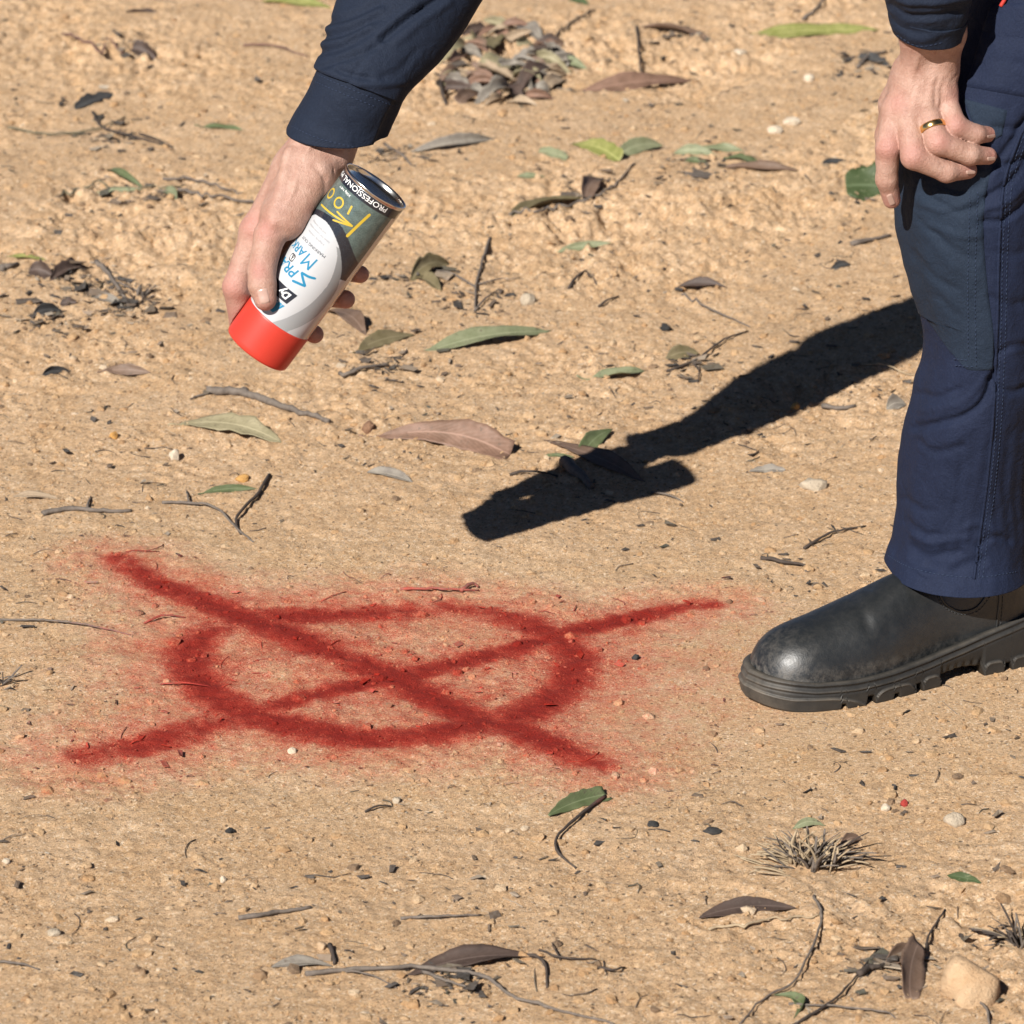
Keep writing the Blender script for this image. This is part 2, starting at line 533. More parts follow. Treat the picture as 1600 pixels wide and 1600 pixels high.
def litter_mat(name, stops):
    m, nt, nodes, L, B = new_mat(name)
    geo = N(nt, 'ShaderNodeNewGeometry')
    c = ramp(nt, stops); L.new(geo.outputs['Random Per Island'], c.inputs[0])
    n = noise_n(nt, 300, 3, 0.6, geo.outputs['Position'])
    base = mixc(nt, c.outputs[0], (0.5, 0.5, 0.5), maprange(nt, n.outputs[0], 0.3, 0.7, 0.0, 0.12))
    p = attr_n(nt, 'paint')
    base = paint_over(nt, base, p.outputs['Fac'])
    L.new(base, B.inputs['Base Color']); B.inputs['Roughness'].default_value = 0.95; B.inputs['Specular IOR Level'].default_value = 0.1
    return m
M_LITTER = litter_mat('leaf_flecks', [(0.0, (0.025, 0.02, 0.016)), (0.35, (0.06, 0.045, 0.034)), (0.6, (0.12, 0.08, 0.05)), (0.75, (0.06, 0.055, 0.035)), (0.9, (0.22, 0.16, 0.11)), (1.0, (0.33, 0.27, 0.2))])

def litter_flecks(n, r):
    xy = scatter_xy(n, r, dens=lambda x, y: np.clip(0.35 + 0.65 * sstep(0.0, 0.6, y) + 0.3 * sstep(-0.7, -1.0, y) + 0.7 * perlin(x / 0.2, y / 0.25, 35), 0.05, 1))
    ncl = n // 4
    CL = [(100, 430), (190, 462), (205, 480), (80, 488), (742, 470), (662, 432), (780, 115), (840, 130), (720, 110), (1085, 562), (700, 1538), (1385, 1500), (205, 68), (620, 245), (920, 305), (1090, 262), (1350, 95), (180, 205), (200, 300), (150, 440), (1050, 60), (600, 575)]
    for k in range(ncl):
        c_ = CL[r.randint(len(CL))]; g_ = ground_xy(c_[0] + r.normal(0, 34), c_[1] + r.normal(0, 13)); xy[k] = g_[:2]
    L_ = 0.0013 * (6.5) ** (r.rand(n) ** 3.0); L_[:ncl] *= 1.7; W_ = L_ * r.uniform(0.15, 0.6, n); T_ = np.minimum(W_ * 0.3, 0.0007)
    V = CUB_V[None] * np.stack([L_, W_, T_], -1)[:, None] * (1 + r.uniform(-0.65, 0.45, (n, 8, 1)))
    V[:, :, 2] += (V[:, :, 0] ** 2) / L_[:, None] * r.uniform(-0.1, 0.5, (n, 1))
    a = r.uniform(0, np.pi * 2, n); t = r.normal(0, 0.28, n)
    x, y, z = V[..., 0], V[..., 1], V[..., 2]
    y, z = y * np.cos(t)[:, None] - z * np.sin(t)[:, None], y * np.sin(t)[:, None] + z * np.cos(t)[:, None]
    x, y = x * np.cos(a)[:, None] - y * np.sin(a)[:, None], x * np.sin(a)[:, None] + y * np.cos(a)[:, None]
    c = np.stack([xy[:, 0], xy[:, 1], gz(xy[:, 0], xy[:, 1]) + 0.0006 + W_ * 0.3], -1)
    V = np.stack([x, y, z], -1) + c[:, None]
    F = CUB_F[None] + (np.arange(n) * 8)[:, None, None]
    me = mesh_np('leaf_flecks', V.reshape(-1, 3), F.reshape(-1, 3), False)
    attr(me, 'paint', np.repeat(paint_density(xy[:, 0], xy[:, 1]), 8))
    return link('leaf_flecks', me, M_LITTER)
tag(litter_flecks(7400, rs), 'dark flecks of broken leaf and bark littering the soil', 'leaf litter', kind='stuff')

def fibres(n, r):
    xy = scatter_xy(n, r, dens=dens_rough)
    parts = []; pv = []
    for k in range(n):
        Lk = 0.008 + 0.03 * r.rand() ** 2; a = r.uniform(0, 6.28); bend = r.normal(0, 0.6)
        t = np.linspace(-0.5, 0.5, 6)
        x = xy[k, 0] + Lk * (t * np.cos(a) - bend * (t ** 2) * np.sin(a)); y = xy[k, 1] + Lk * (t * np.sin(a) + bend * t ** 2 * np.cos(a))
        z = gz(x, y) + 0.0006 + 0.002 * r.rand() * (1 - 4 * t * t)
        v, f = tube_np(np.stack([x, y, z], -1), np.linspace(1, 0.5, 6) * r.uniform(0.0003, 0.0008), 4)
        parts.append((v, f)); pv.append(np.full(len(v), paint_density(x[2:3], y[2:3])[0]))
    v, f = merge_np(parts)
    me = mesh_np('dry_fibres', v, f, True)
    attr(me, 'paint', np.concatenate(pv))
    return link('dry_fibres', me, M_LITTER)
tag(fibres(750, rs), 'short dry plant fibres and hair-thin twiglets on the soil', 'leaf litter', kind='stuff')
# ------------------------------------------------------------------ spray can (local frame in mm: right, up, towards the photographer)
S_CAN = 0.586
O_CAN = at(500, 420, 4.0)
def fr_can(p):
    p = np.asarray(p, float) / 1000.0
    return O_CAN + p[..., 0:1] * RX + p[..., 1:2] * UP + p[..., 2:3] * TW
def hc(px, py, z): return np.array([(px - 500) * S_CAN, (420 - py) * S_CAN, z])
CAP_END = hc(398, 545, -24.0); BASE_END = hc(589, 294, 24.0)
CAN_L = np.linalg.norm(BASE_END - CAP_END)
CA = (BASE_END - CAP_END) / CAN_L
CN = np.array([0, 0, 1.0]) - CA[2] * CA; CN /= np.linalg.norm(CN)
CP = np.cross(CA, CN)
def cyl(phi, v, r):
    phi = np.radians(np.asarray(phi, float)); v = np.asarray(v, float); r = np.asarray(r, float)
    l = CAP_END + v[..., None] * CA + (r * np.cos(phi))[..., None] * CN + (r * np.sin(phi))[..., None] * CP
    return fr_can(l)

def simple_mat(name, c, rough=0.5, metal=0.0, spec=0.5, bump=0.0, scale=200.0, var=0.0):
    m, nt, nodes, L, B = new_mat(name)
    geo = N(nt, 'ShaderNodeNewGeometry')
    n = noise_n(nt, scale, 4, 0.6, geo.outputs['Position'])
    b = mixc(nt, tuple(x * (1 - var) for x in c), tuple(min(1, x * (1 + var)) for x in c), n.outputs[0])
    L.new(b, B.inputs['Base Color'])
    B.inputs['Roughness'].default_value = rough; B.inputs['Metallic'].default_value = metal
    B.inputs['Specular IOR Level'].default_value = spec
    if bump: L.new(bump_n(nt, n.outputs[0], bump, 0.0006), B.inputs['Normal'])
    return m
M_CAPRED = simple_mat('red_plastic', (0.47, 0.036, 0.022), 0.42, 0, 0.45, 0.03, 900, 0.04)
M_TIN = simple_mat('tinplate', (0.62, 0.60, 0.56), 0.22, 1.0, 0.5, 0.02, 300, 0.05)
M_YEL = simple_mat('yellow_print', (0.46, 0.32, 0.03), 0.35)
M_BLUE = simple_mat('blue_print', (0.010, 0.17, 0.31), 0.3)
M_WHITE = simple_mat('white_print', (0.82, 0.82, 0.80), 0.3)
M_BLACK = simple_mat('black_print', (0.012, 0.014, 0.022), 0.3)
M_GREYP = simple_mat('grey_print', (0.25, 0.25, 0.26), 0.3)
def label_mat():
    m, nt, nodes, L, B = new_mat('printed_label')
    a = nodes.new('ShaderNodeVertexColor'); a.layer_name = 'print'
    geo = N(nt, 'ShaderNodeNewGeometry')
    n = noise_n(nt, 1800, 2, 0.7, geo.outputs['Position'])
    c = mixc(nt, a.outputs[0], (0.30, 0.36, 0.32), math_n(nt, 'MULTIPLY', maprange(nt, n.outputs[0], 0.55, 0.75), 0.16))
    L.new(c, B.inputs['Base Color'])
    B.inputs['Roughness'].default_value = 0.27
    B.inputs['Coat Weight'].default_value = 0.3
    return m
M_LABEL = label_mat()

can_base = fr_can(CAP_END)
can_root = empty('spray_can', can_base)
tag(can_root, 'upside-down marking paint spray can with red cap gripped in the right hand', 'spray can')

def lathe(name, prof, mat, parent, k=96):
    """prof: (v, r) pairs along the can axis"""
    prof = np.array(prof, float)
    th = np.linspace(-180, 180, k, endpoint=False)
    V = np.concatenate([cyl(th, np.full(k, v), np.full(k, r)) for v, r in prof])
    me = mesh_np(name, V, grid_faces(len(prof), k, True))
    o = link(name, me, mat); adopt(o, parent)
    return o

def in_poly(px, py, poly):
    poly = np.asarray(poly, float); r = np.zeros(px.shape, bool)
    x0, y0 = poly[-1]
    for x1, y1 in poly:
        c = ((y1 > py) != (y0 > py)) & (px < (x0 - x1) * (py - y1) / ((y0 - y1) + 1e-12) + x1)
        r ^= c; x0, y0 = x1, y1
    return r
nph, nv = 420, 330
ph = np.linspace(-180, 180, nph, endpoint=False); vv = np.linspace(38.2, 187.6, nv)
PH, VV = np.meshgrid(ph, vv)
colr = np.empty(PH.shape + (3,)); colr[:] = (0.42, 0.43, 0.445)
BOUT = [(-110, 120), (-90, 138.4), (-66, 144.0), (-42.7, 147.9), (-18.7, 150.4), (0, 148.6), (14.8, 144.4), (37.9, 135.3), (54, 129.5), (80, 122), (130, 122), (179, 130), (-179, 130)]
WOV = catmull([(-120, 100), (-71.6, 134.3), (-46.2, 141.2), (-18.6, 142.1), (12.0, 132.8), (34.6, 119.8), (50.2, 106.6), (62.2, 89.4), (59, 66.2), (44.5, 51.1), (28.4, 39.5), (20, 30), (-120, 30)], 90)
GIN = catmull([(10, 131), (22.3, 122.1), (34.1, 105.0), (36.8, 91.4), (30.9, 70.9), (14.5, 51.1), (-0.9, 38.4), (-8, 30), (100, 30), (100, 131)], 60)
oval = in_poly(PH, VV, WOV)
up_arc = np.interp(PH, [p[0] for p in BOUT[:11]], [p[1] for p in BOUT[:11]])
colr[(~oval) & (VV > 106) & (np.abs(PH) < 85)] = (0.012, 0.014, 0.022)
grn = (VV > up_arc) & (np.abs(PH) < 84)
gn = perlin(PH / 9.0, VV / 5.0, 51) * 0.25 + perlin(PH / 2.0, VV / 1.2, 52) * 0.3
colr[grn] = (np.array([0.075, 0.105, 0.098]) * (1 + gn[grn][:, None]))
swoosh = oval & in_poly(PH, VV, GIN)
tt = np.clip((VV[swoosh] - 38) / 80, 0, 1)[:, None]
colr[swoosh] = np.array([0.27, 0.28, 0.29]) * (1 - 0.25 * tt)
colr[VV > 178.8] = (0.012, 0.013, 0.02)
colr[(np.abs(PH) >= 85) & (VV <= 178.8)] = (0.62, 0.60, 0.57)
colr[(PH > 66) & (PH < 85) & (VV <= 178.8)] = (0.50, 0.45, 0.40)  # strip at the label edge, with brownish metal reflections painted into its colour
rr = np.full(PH.shape, 32.5)
me = mesh_np('can_body', cyl(PH.ravel(), VV.ravel(), rr.ravel()), grid_faces(nv, nph, True))
attr_col(me, 'print', colr.reshape(-1, 3))
can_body = link('can_body', me, M_LABEL); adopt(can_body, can_root)
lathe('base_rim', [(187.4, 32.5), (187.9, 32.2), (188.6, 32.7), (189.4, 33.3), (190.4, 33.5), (191.3, 33.2), (191.6, 32.5), (191.2, 31.7), (189.5, 31.2), (187.5, 30.9), (186.2, 30.0), (184.5, 26), (182.2, 20), (180.5, 12), (179.8, 5), (179.6, 0.05)], M_TIN, can_root)
lathe('cap', [(8, 0.05), (8, 26), (1.8, 27.2), (0.3, 29.0), (0.15, 30.6), (0.8, 31.8), (2.3, 32.55), (6, 32.75), (30, 32.95), (36.6, 33.0), (37.8, 32.9), (38.2, 32.5), (38.2, 30)], M_CAPRED, can_root)
lathe('side_seam', [(38.6, 31), (38.6, 31.5)], M_TIN, can_root, 8) if False else None
# welded side seam of the tin
sv = np.linspace(40, 186, 40); V = []
for v_ in sv:
    for a_, r_ in ((76, 32.4), (77, 32.9), (80.5, 32.9), (81.5, 32.4)):
        V.append(cyl(np.array(a_), np.array(v_), np.array(r_)))
seam = link('side_seam', mesh_np('side_seam', np.array(V), grid_faces(40, 4)), M_TIN); adopt(seam, can_root)

def text_on_can(name, s, phi0, v_base, height, mat, width_deg=None, shear=0.0, off=0.16, extr=0.0):
    """lettering that reads towards smaller phi with its top towards the cap"""
    cu = bpy.data.curves.new(name, 'FONT'); cu.body = s; cu.size = 1.0; cu.shear = shear; cu.offset = extr
    to = bpy.data.objects.new(name, cu); col.objects.link(to)
    bpy.context.view_layer.update()
    dg = bpy.context.evaluated_depsgraph_get()
    m0 = bpy.data.meshes.new_from_object(to.evaluated_get(dg))
    bpy.data.objects.remove(to)
    bm = bmesh.new(); bm.from_mesh(m0); bmesh.ops.triangulate(bm, faces=bm.faces)
    xs = np.array([v.co[:] for v in bm.verts])
    w = xs[:, 0].max() - xs[:, 0].min(); hcap = 0.70
    k = height / hcap
    kx = k if width_deg is None else math.radians(width_deg) * 32.5 / w
    phi = phi0 - np.degrees((xs[:, 0] - xs[:, 0].min()) * kx / 32.5)
    v_ = v_base - xs[:, 1] * k
    W = cyl(phi, v_, np.full(len(phi), 32.5 + off))
    for vert, p in zip(bm.verts, W): vert.co = p
    m0.clear_geometry(); bm.to_mesh(m0); bm.free()
    m0.materials.clear()
    o = link(name, m0, mat); adopt(o, can_body_parent)
    return o
can_body_parent = can_root

def ribbon(name, pts, hw, mat, off=0.14, n=24, closed=False):
    P = catmull(pts, n) if len(pts) > 2 else np.linspace(pts[0], pts[1], n)
    q = np.stack([np.radians(P[:, 0]) * 32.5, P[:, 1]], -1)
    T = np.gradient(q, axis=0); T /= np.linalg.norm(T, axis=1)[:, None]
    nn = np.stack([-T[:, 1], T[:, 0]], -1)
    hwv = hw * np.minimum(1, np.minimum(np.arange(n), np.arange(n)[::-1]) * 0.5 + 0.55) if not closed else np.full(n, hw)
    V = []
    for s in (-1, 0, 1):
        qq = q + s * nn * hwv[:, None]
        V.append(cyl(np.degrees(qq[:, 0] / 32.5), qq[:, 1], np.full(n, 32.5 + off)))
    V = np.stack(V, 1).reshape(-1, 3)
    o = link(name, mesh_np(name, V, grid_faces(n, 3)), mat); adopt(o, can_root)
    return o
text_on_can('lettering', 'PROFESSIONAL MARKING', 43, 186.3, 4.9, M_WHITE, 168, extr=0.0)
text_on_can('lettering', '350g NET', -20, 176.6, 2.0, M_WHITE, 30)
ribbon('painted_arrow', [(23.1, 173.7), (18, 159), (13.6, 143.9)], 1.35, M_YEL)
ribbon('painted_arrow', [(12, 155.2), (-25, 152.2), (-66, 149.6)], 0.85, M_YEL, 0.20)
ribbon('painted_arrow', [(12, 155.2), (-21, 148.4)], 0.8, M_YEL, 0.26)
ribbon('painted_arrow', [(12, 155.2), (-24, 157.0)], 0.8, M_YEL, 0.32)
ribbon('painted_figure', [(-8.5, 170.0), (-6.0, 161.2)], 0.95, M_YEL)
for c0 in (-30.5, -60.0):
    a_ = np.linspace(0, 2 * np.pi, 22)
    ribbon('painted_figure', [(c0 + 8.6 * math.cos(t), 163.9 + 4.6 * math.sin(t)) for t in a_], 0.85, M_YEL, n=50, closed=True)
ribbon('lettering', [(14.0, 95.6), (3, 93.2), (-8.5, 92.2), (-9, 91.4), (0, 87.0), (6.0, 84.4), (5.0, 83.8), (-6, 82.2), (-15.7, 80.6)], 1.15, M_BLUE, n=40)
text_on_can('lettering', 'PRAY', -15, 91.5, 9.5, M_BLUE, 62, 0.25, extr=0.015)
text_on_can('lettering', 'M', -1.0, 110.6, 13.5, M_BLUE, 21.5, 0.15, extr=0.0)
text_on_can('lettering', 'ARK', -24, 110.2, 8.0, M_BLUE, 40, 0.15, extr=0.015)
ribbon('print_box', [(-41.5, 92.6), (-41.5, 100.0)], 3.2, M_BLACK, 0.10, n=8)
ribbon('print_box', [(-41.5, 93.7), (-41.5, 98.9)], 2.3, M_WHITE, 0.16, n=8)
text_on_can('lettering', '&', -38.2, 98.6, 4.6, M_BLACK, 6.5, off=0.22, extr=0.03)
text_on_can('lettering', 'MARKING OUT', 5.2, 118.3, 2.7, M_BLACK, 56)
for ph0, vb, s, wd_ in ((-8, 126.0, 'Highly visible', 40), (-3, 130.8, 'Ideal for construction', 52), (-16, 135.2, 'and line marking', 38)):
    text_on_can('lettering', s, ph0, vb, 1.7, M_GREYP, wd_)
def patch_on_can(name, poly, mat, off):
    P = np.array(poly, float); n = 10
    a, b, c, d = P
    u, w = np.meshgrid(np.linspace(0, 1, n), np.linspace(0, 1, n))
    q = (a * ((1 - u) * (1 - w))[..., None] + b * (u * (1 - w))[..., None] + c * (u * w)[..., None] + d * ((1 - u) * w)[..., None]).reshape(-1, 2)
    o = link(name, mesh_np(name, cyl(q[:, 0], q[:, 1], np.full(len(q), 32.5 + off)), grid_faces(n, n)), mat); adopt(o, can_root)
patch_on_can('print_box', [(-62, 72.4), (6.5, 72.6), (0.2, 60.3), (-62, 60.1)], M_BLACK, 0.08)
patch_on_can('print_box', [(-78, 58.4), (-0.3, 57.6), (-9.9, 45.9), (-78, 45.3)], M_BLUE, 0.08)
text_on_can('lettering', 'Dy', -2.0, 69.6, 6.6, M_WHITE, 23, 0.3, off=0.15, extr=0.03)

# ------------------------------------------------------------------ person
def skin_mat():
    m, nt, nodes, L, B = new_mat('skin')
    geo = N(nt, 'ShaderNodeNewGeometry'); pos = geo.outputs['Position']
    n1 = noise_n(nt, 70, 5, 0.65, pos); n2 = noise_n(nt, 420, 4, 0.7, pos); n0 = noise_n(nt, 30, 3, 0.5, pos)
    r = ramp(nt, [(0.25, (0.285, 0.150, 0.110)), (0.5, (0.365, 0.218, 0.166)), (0.75, (0.435, 0.285, 0.228))])
    L.new(n1.outputs[0], r.inputs[0])
    red = attr_n(nt, 'tone')
    c = mixc(nt, r.outputs[0], (0.37, 0.165, 0.135), math_n(nt, 'MULTIPLY', red.outputs['Fac'], 0.75, clamp=True))
    c = mixc(nt, c, (0.34, 0.185, 0.15), maprange(nt, n0.outputs[0], 0.5, 0.75, 0, 0.4))
    fr = ramp(nt, [(0.3, (0.84, 0.82, 0.8)), (0.7, (1.08, 1.08, 1.08))]); L.new(n2.outputs[0], fr.inputs[0])
    c = mixc(nt, c, fr.outputs[0], 0.7, 'MULTIPLY')
    L.new(c, B.inputs['Base Color'])
    B.inputs['Roughness'].default_value = 0.54
    B.inputs['Specular IOR Level'].default_value = 0.42
    B.inputs['Subsurface Weight'].default_value = 0.07
    B.inputs['Subsurface Radius'].default_value = (0.006, 0.0022, 0.0012)
    B.inputs['Subsurface Scale'].default_value = 0.6
    vo = N(nt, 'ShaderNodeTexVoronoi', Scale=850.0); L.new(pos, vo.inputs['Vector'])
    nb = bump_n(nt, vo.outputs['Distance'], 0.35, 0.0009)
    nb = bump_n(nt, n2.outputs[0], 0.45, 0.0016, nb)
    nb = bump_n(nt, n1.outputs[0], 0.30, 0.0035, nb)
    L.new(nb, B.inputs['Normal'])
    return m
M_SKIN = skin_mat()

def hand_field(P, palm, fingers, webs, creases, k_palm=9.0):
    d = None
    for a, b, ra, rb in palm:
        e = cone_d(P, a, b, ra, rb); d = e if d is None else smin(d, e, k_palm)
    for ch in fingers:
        f = None
        for (a, ra), (b, rb) in zip(ch[:-1], ch[1:]):
            e = cone_d(P, a, b, ra, rb); f = e if f is None else smin(f, e, 3.5)
        # the root of the finger melts into the palm, the free part only touches its neighbours
        root = np.asarray(ch[0][0], np.float32); nxt = np.asarray(ch[1][0], np.float32)
        ax = (nxt - root) / np.linalg.norm(nxt - root)
        s = np.clip(((P - root) @ ax) / (0.55 * np.linalg.norm(nxt - root)), 0, 1)
        k = 1.0 + 9.0 * (1 - s)
        d = smin(d, f, k)
    for a, b, ra, rb in webs:
        d = smin(d, cone_d(P, a, b, ra, rb), 6.0)
    for pts, w, dep in creases:
        for a, b in zip(pts[:-1], pts[1:]):
            e = cone_d(P, a, b, 0, 0)
            d = d + dep * np.exp(-(e / w) ** 2)
    return d

# right hand round the can
h = hc
R_PALM = [
 (h(552, 112, 6), h(494, 200, 0), 19, 16.5), (h(580, 122, 2), h(514, 240, -8), 19, 20.5), (h(494, 200, 0), h(477, 246, -2), 16.5, 20.3),
 (h(477, 246, -2), h(462, 266, -4), 20.3, 20), (h(514, 240, -8), h(492, 268, -12), 20.5, 18),
 (h(456, 262, -6), h(400, 362, -8), 18, 14.5), (h(466, 260, -16), h(416, 350, -27), 17, 14),
 (h(480, 258, -24), h(440, 335, -44), 16, 13), (h(494, 260, -28), h(466, 315, -56), 15, 12),
 (h(492, 272, 6), h(452, 345, 17), 20, 18.5), (h(470, 270, 4), h(436, 345, 16), 19, 17),
]
R_FING = [
 [(h(400, 362, -8), 14.5), (h(368, 447, -12), 12.5), (h(374, 503, -34), 11), (h(412, 527, -46), 9)],
 [(h(416, 350, -27), 14), (h(392, 440, -52), 11.5), (h(440, 492, -54), 10), (h(489, 520, -34), 8.5)],
 [(h(440, 335, -44), 13), (h(436, 420, -66), 11), (h(495, 458, -54), 9.5), (h(539, 466, -21), 8.6)],
 [(h(466, 315, -56), 12), (h(476, 385, -68), 10), (h(528, 418, -50), 9), (h(562, 427, -17), 8.2)],
 [(h(440, 345, 18), 16.5), (h(423, 370, 19), 14.2), (h(411, 424, 21), 12.6), (h(412, 448, 23), 12.6), (h(417, 470, 25), 10.4)],
]
R_WEB = [(h(425, 372, 8), h(404, 392, -4), 12, 11)]
R_CREASE = [
 ([h(386, 424, 34), h(402, 428, 36), h(424, 425, 34)], 1.3, 0.75), ([h(388, 418, 33), h(404, 421, 36), h(422, 418, 34)], 1.1, 0.55), ([h(389, 431, 33), h(404, 435, 36), h(424, 431, 35)], 1.1, 0.5),
 ([h(500, 232, 14), h(520, 250, 12), h(538, 262, 8)], 1.6, 0.9), ([h(494, 262, 26), h(508, 282, 22), h(512, 300, 20)], 2.4, 1.3), ([h(505, 246, 16), h(520, 268, 14), h(524, 284, 12)], 1.8, 1.0),
 ([h(392, 372, 8), h(398, 400, 12), h(394, 432, 10)], 2.4, 1.2), ([h(366, 452, 2), h(374, 462, 4), h(384, 464, 2)], 1.2, 0.6),
]
P = field_grid((-96, -74, -86), (92, 245, 52), 1.25)
d = hand_field(P, R_PALM, R_FING, R_WEB, R_CREASE)
# tendons on the back of the thumb and wrist
d = smin(d, cone_d(P, h(452, 240, 16), h(430, 352, 33), 2.5, 3.0), 9.0)
for pts_ in ([h(486, 232, 20), h(470, 262, 22), h(462, 300, 30), h(448, 330, 34)], [h(456, 236, 17), h(440, 276, 18), h(424, 312, 16)], [h(470, 262, 22), h(452, 290, 22), h(440, 312, 24)]):
    for a_, b_ in zip(pts_[:-1], pts_[1:]): d = smin(d, cone_d(P, a_, b_, 1.2, 1.2), 3.5)
# skin pressed against the can
q = P - CAP_END.astype(np.float32)
ax_ = q @ CA.astype(np.float32)
rad = np.linalg.norm(q - ax_[..., None] * CA.astype(np.float32), axis=-1)
can_d = np.maximum(rad - 33.35, np.maximum(-ax_ - 1, ax_ - 193))
d = np.maximum(d, -can_d)
RV, RQ = surface_net(d, P[0, 0, 0], 1.25)
RV = relax(RV, RQ, 2, 0.4)
def tone_of(V, spots):
    t = np.zeros(len(V))
    for c, r in spots: t = np.maximum(t, np.exp(-(np.linalg.norm(V - c, axis=1) / r) ** 2))
    return t
R_TONE = tone_of(RV, [(h(418, 362, 34), 12), (h(408, 426, 34), 9), (h(416, 478, 30), 9), (h(362, 450, -2), 16), (h(360, 490, -20), 16), (h(395, 350, 6), 14), (h(489, 520, -34), 14), (h(539, 466, -21), 14), (h(562, 427, -17), 14)])
R_WORLD = fr_can(RV)

# left hand on the knee
S_KN = 3.87 / FPX * 1000.0
O_KN = at(1450, 180, 3.878)
def fr_kn(p):
    p = np.asarray(p, float) / 1000.0
    return O_KN + p[..., 0:1] * RX + p[..., 1:2] * UP + p[..., 2:3] * TW
def hk(px, py, z): return np.array([(px - 1450) * S_KN, (180 - py) * S_KN, z])
h = hk
L_PALM = [
 (h(1428, -5, 48), h(1431, 58, 29), 17.5, 16.5), (h(1470, -5, 48), h(1474, 56, 28), 17.5, 16.5),
 (h(1431, 58, 29), h(1432, 104, 8), 16.5, 15), (h(1474, 56, 28), h(1470, 108, 7), 16.5, 15),
 (h(1430, 100, 4), h(1402, 172, -4), 14.5, 12.2), (h(1438, 100, 6), h(1419, 180, 4), 14, 12.2),
 (h(1455, 100, 6), h(1444, 167, 6), 13.5, 11.8), (h(1472, 100, 3), h(1474, 152, 2), 13.5, 11.4),
 (h(1418, 110, -6), h(1402, 160, -26), 14, 13),
]
L_FING = [
 [(h(1400, 174, -5), 12), (h(1387, 232, 2), 10.9), (h(1387, 279, -12), 9.6), (h(1397, 309, -26), 8)],
 [(h(1419, 180, 4), 12.2), (h(1425, 247, 15), 11.2), (h(1478, 269, 6), 9.6), (h(1514, 265, -6), 8)],
 [(h(1444, 167, 6), 11.8), (h(1463, 226, 18), 10.7), (h(1514, 243, 9), 9.2), (h(1545, 243, -5), 7.9)],
 [(h(1474, 152, 2), 11.4), (h(1491, 199, 13), 9.8), (h(1524, 211, 6), 8.4), (h(1545, 209, -6), 7.4)],
 [(h(1402, 160, -26), 13), (h(1394, 205, -42), 11.5), (h(1394, 245, -54), 10), (h(1398, 268, -60), 8.5)],
]
L_CREASE = [
 ([h(1437, 130, 22), h(1426, 178, 20)], 2.6, 0.9), ([h(1462, 128, 22), h(1458, 160, 20)], 2.8, 0.9), ([h(1408, 150, 14), h(1406, 185, 12)], 2.6, 1.0),
 ([h(1376, 233, 14), h(1398, 233, 14)], 1.2, 0.5), ([h(1377, 280, 0), h(1398, 280, 0)], 1.1, 0.5),
 ([h(1420, 236, 26), h(1412, 250, 24)], 1.3, 0.5), ([h(1466, 258, 18), h(1476, 278, 14)], 1.3, 0.6), ([h(1470, 257, 18), h(1481, 277, 14)], 1.1, 0.5),
 ([h(1504, 236, 20), h(1510, 252, 16)], 1.2, 0.5), ([h(1509, 235, 20), h(1515, 251, 16)], 1.1, 0.45), ([h(1515, 204, 16), h(1520, 218, 12)], 1.2, 0.5),
 ([h(1489, 190, 24), h(1480, 205, 22)], 1.3, 0.4), ([h(1462, 216, 30), h(1450, 232, 26)], 1.3, 0.4),
 ([h(1500, 105, 10), h(1488, 128, 16)], 1.8, 0.6), ([h(1500, 140, 10), h(1490, 158, 14)], 1.6, 0.6),
]
P = field_grid((-56, -84, -78), (66, 118, 78), 1.2)
d = hand_field(P, L_PALM, L_FING, [], L_CREASE, 8.0)
for a_, b_ in ((h(1432, 90, 19), h(1408, 174, 8)), (h(1446, 92, 20), h(1424, 176, 15)), (h(1460, 92, 20), h(1448, 164, 17)), (h(1470, 92, 18), h(1474, 148, 13))):
    d = smin(d, cone_d(P, a_, b_, 2.0, 2.6), 6.0)
for pts_ in ([h(1452, 78, 40), h(1456, 105, 21), h(1440, 135, 18), h(1434, 165, 17)], [h(1478, 84, 36), h(1474, 112, 19), h(1462, 140, 18), h(1462, 165, 17)], [h(1456, 105, 21), h(1466, 125, 20)], [h(1432, 84, 36), h(1424, 120, 20), h(1418, 150, 16)]):
    for a_, b_ in zip(pts_[:-1], pts_[1:]): d = smin(d, cone_d(P, a_, b_, 1.0, 1.0), 3.2)
LV, LQ = surface_net(d, P[0, 0, 0], 1.2)
LV = relax(LV, LQ, 2, 0.4)
L_TONE = tone_of(LV, [(h(1387, 232, 12), 13), (h(1397, 312, -22), 12), (h(1422, 245, 24), 12), (h(1463, 226, 26), 11), (h(1491, 199, 20), 10), (h(1518, 264, 0), 11), (h(1550, 243, 0), 11), (h(1550, 209, 0), 10), (h(1405, 165, 8), 10), (h(1486, 150, 8), 10)])
L_WORLD = fr_kn(LV)

# joints of the figure (metres)
J = dict(hip_l=np.array([0.585, -0.33, 0.86]), hip_r=np.array([0.66, -0.15, 0.88]), knee_l=np.array([0.425, -0.395, 0.50]), ank_l=np.array([0.425, -0.382, 0.10]),
         knee_r=np.array([0.93, -0.02, 0.53]), ank_r=np.array([1.10, 0.13, 0.11]), neck=np.array([0.19, -0.36, 1.10]), head=np.array([0.10, -0.38, 1.14]),
         sho_r=np.array([0.15, -0.19, 0.98]), sho_l=np.array([0.20, -0.48, 1.02]), chest=np.array([0.24, -0.33, 1.03]), belly=np.array([0.45, -0.28, 0.98]), pel=np.array([0.62, -0.24, 0.92]),
         elb_r=at(712, -150, 4.05), wri_r=at(500, 228, 4.005), elb_l=at(1446, -300, 3.74), wri_l=at(1452, 25, 3.83))
def cap_field(P, segs, k):
    d = None
    for a, b, ra, rb in segs:
        e = cone_d(P, a, b, ra, rb); d = e if d is None else smin(d, e, k)
    return d
P = field_grid((-0.26, -0.75, 0.02), (1.30, 0.35, 1.26), 0.012)
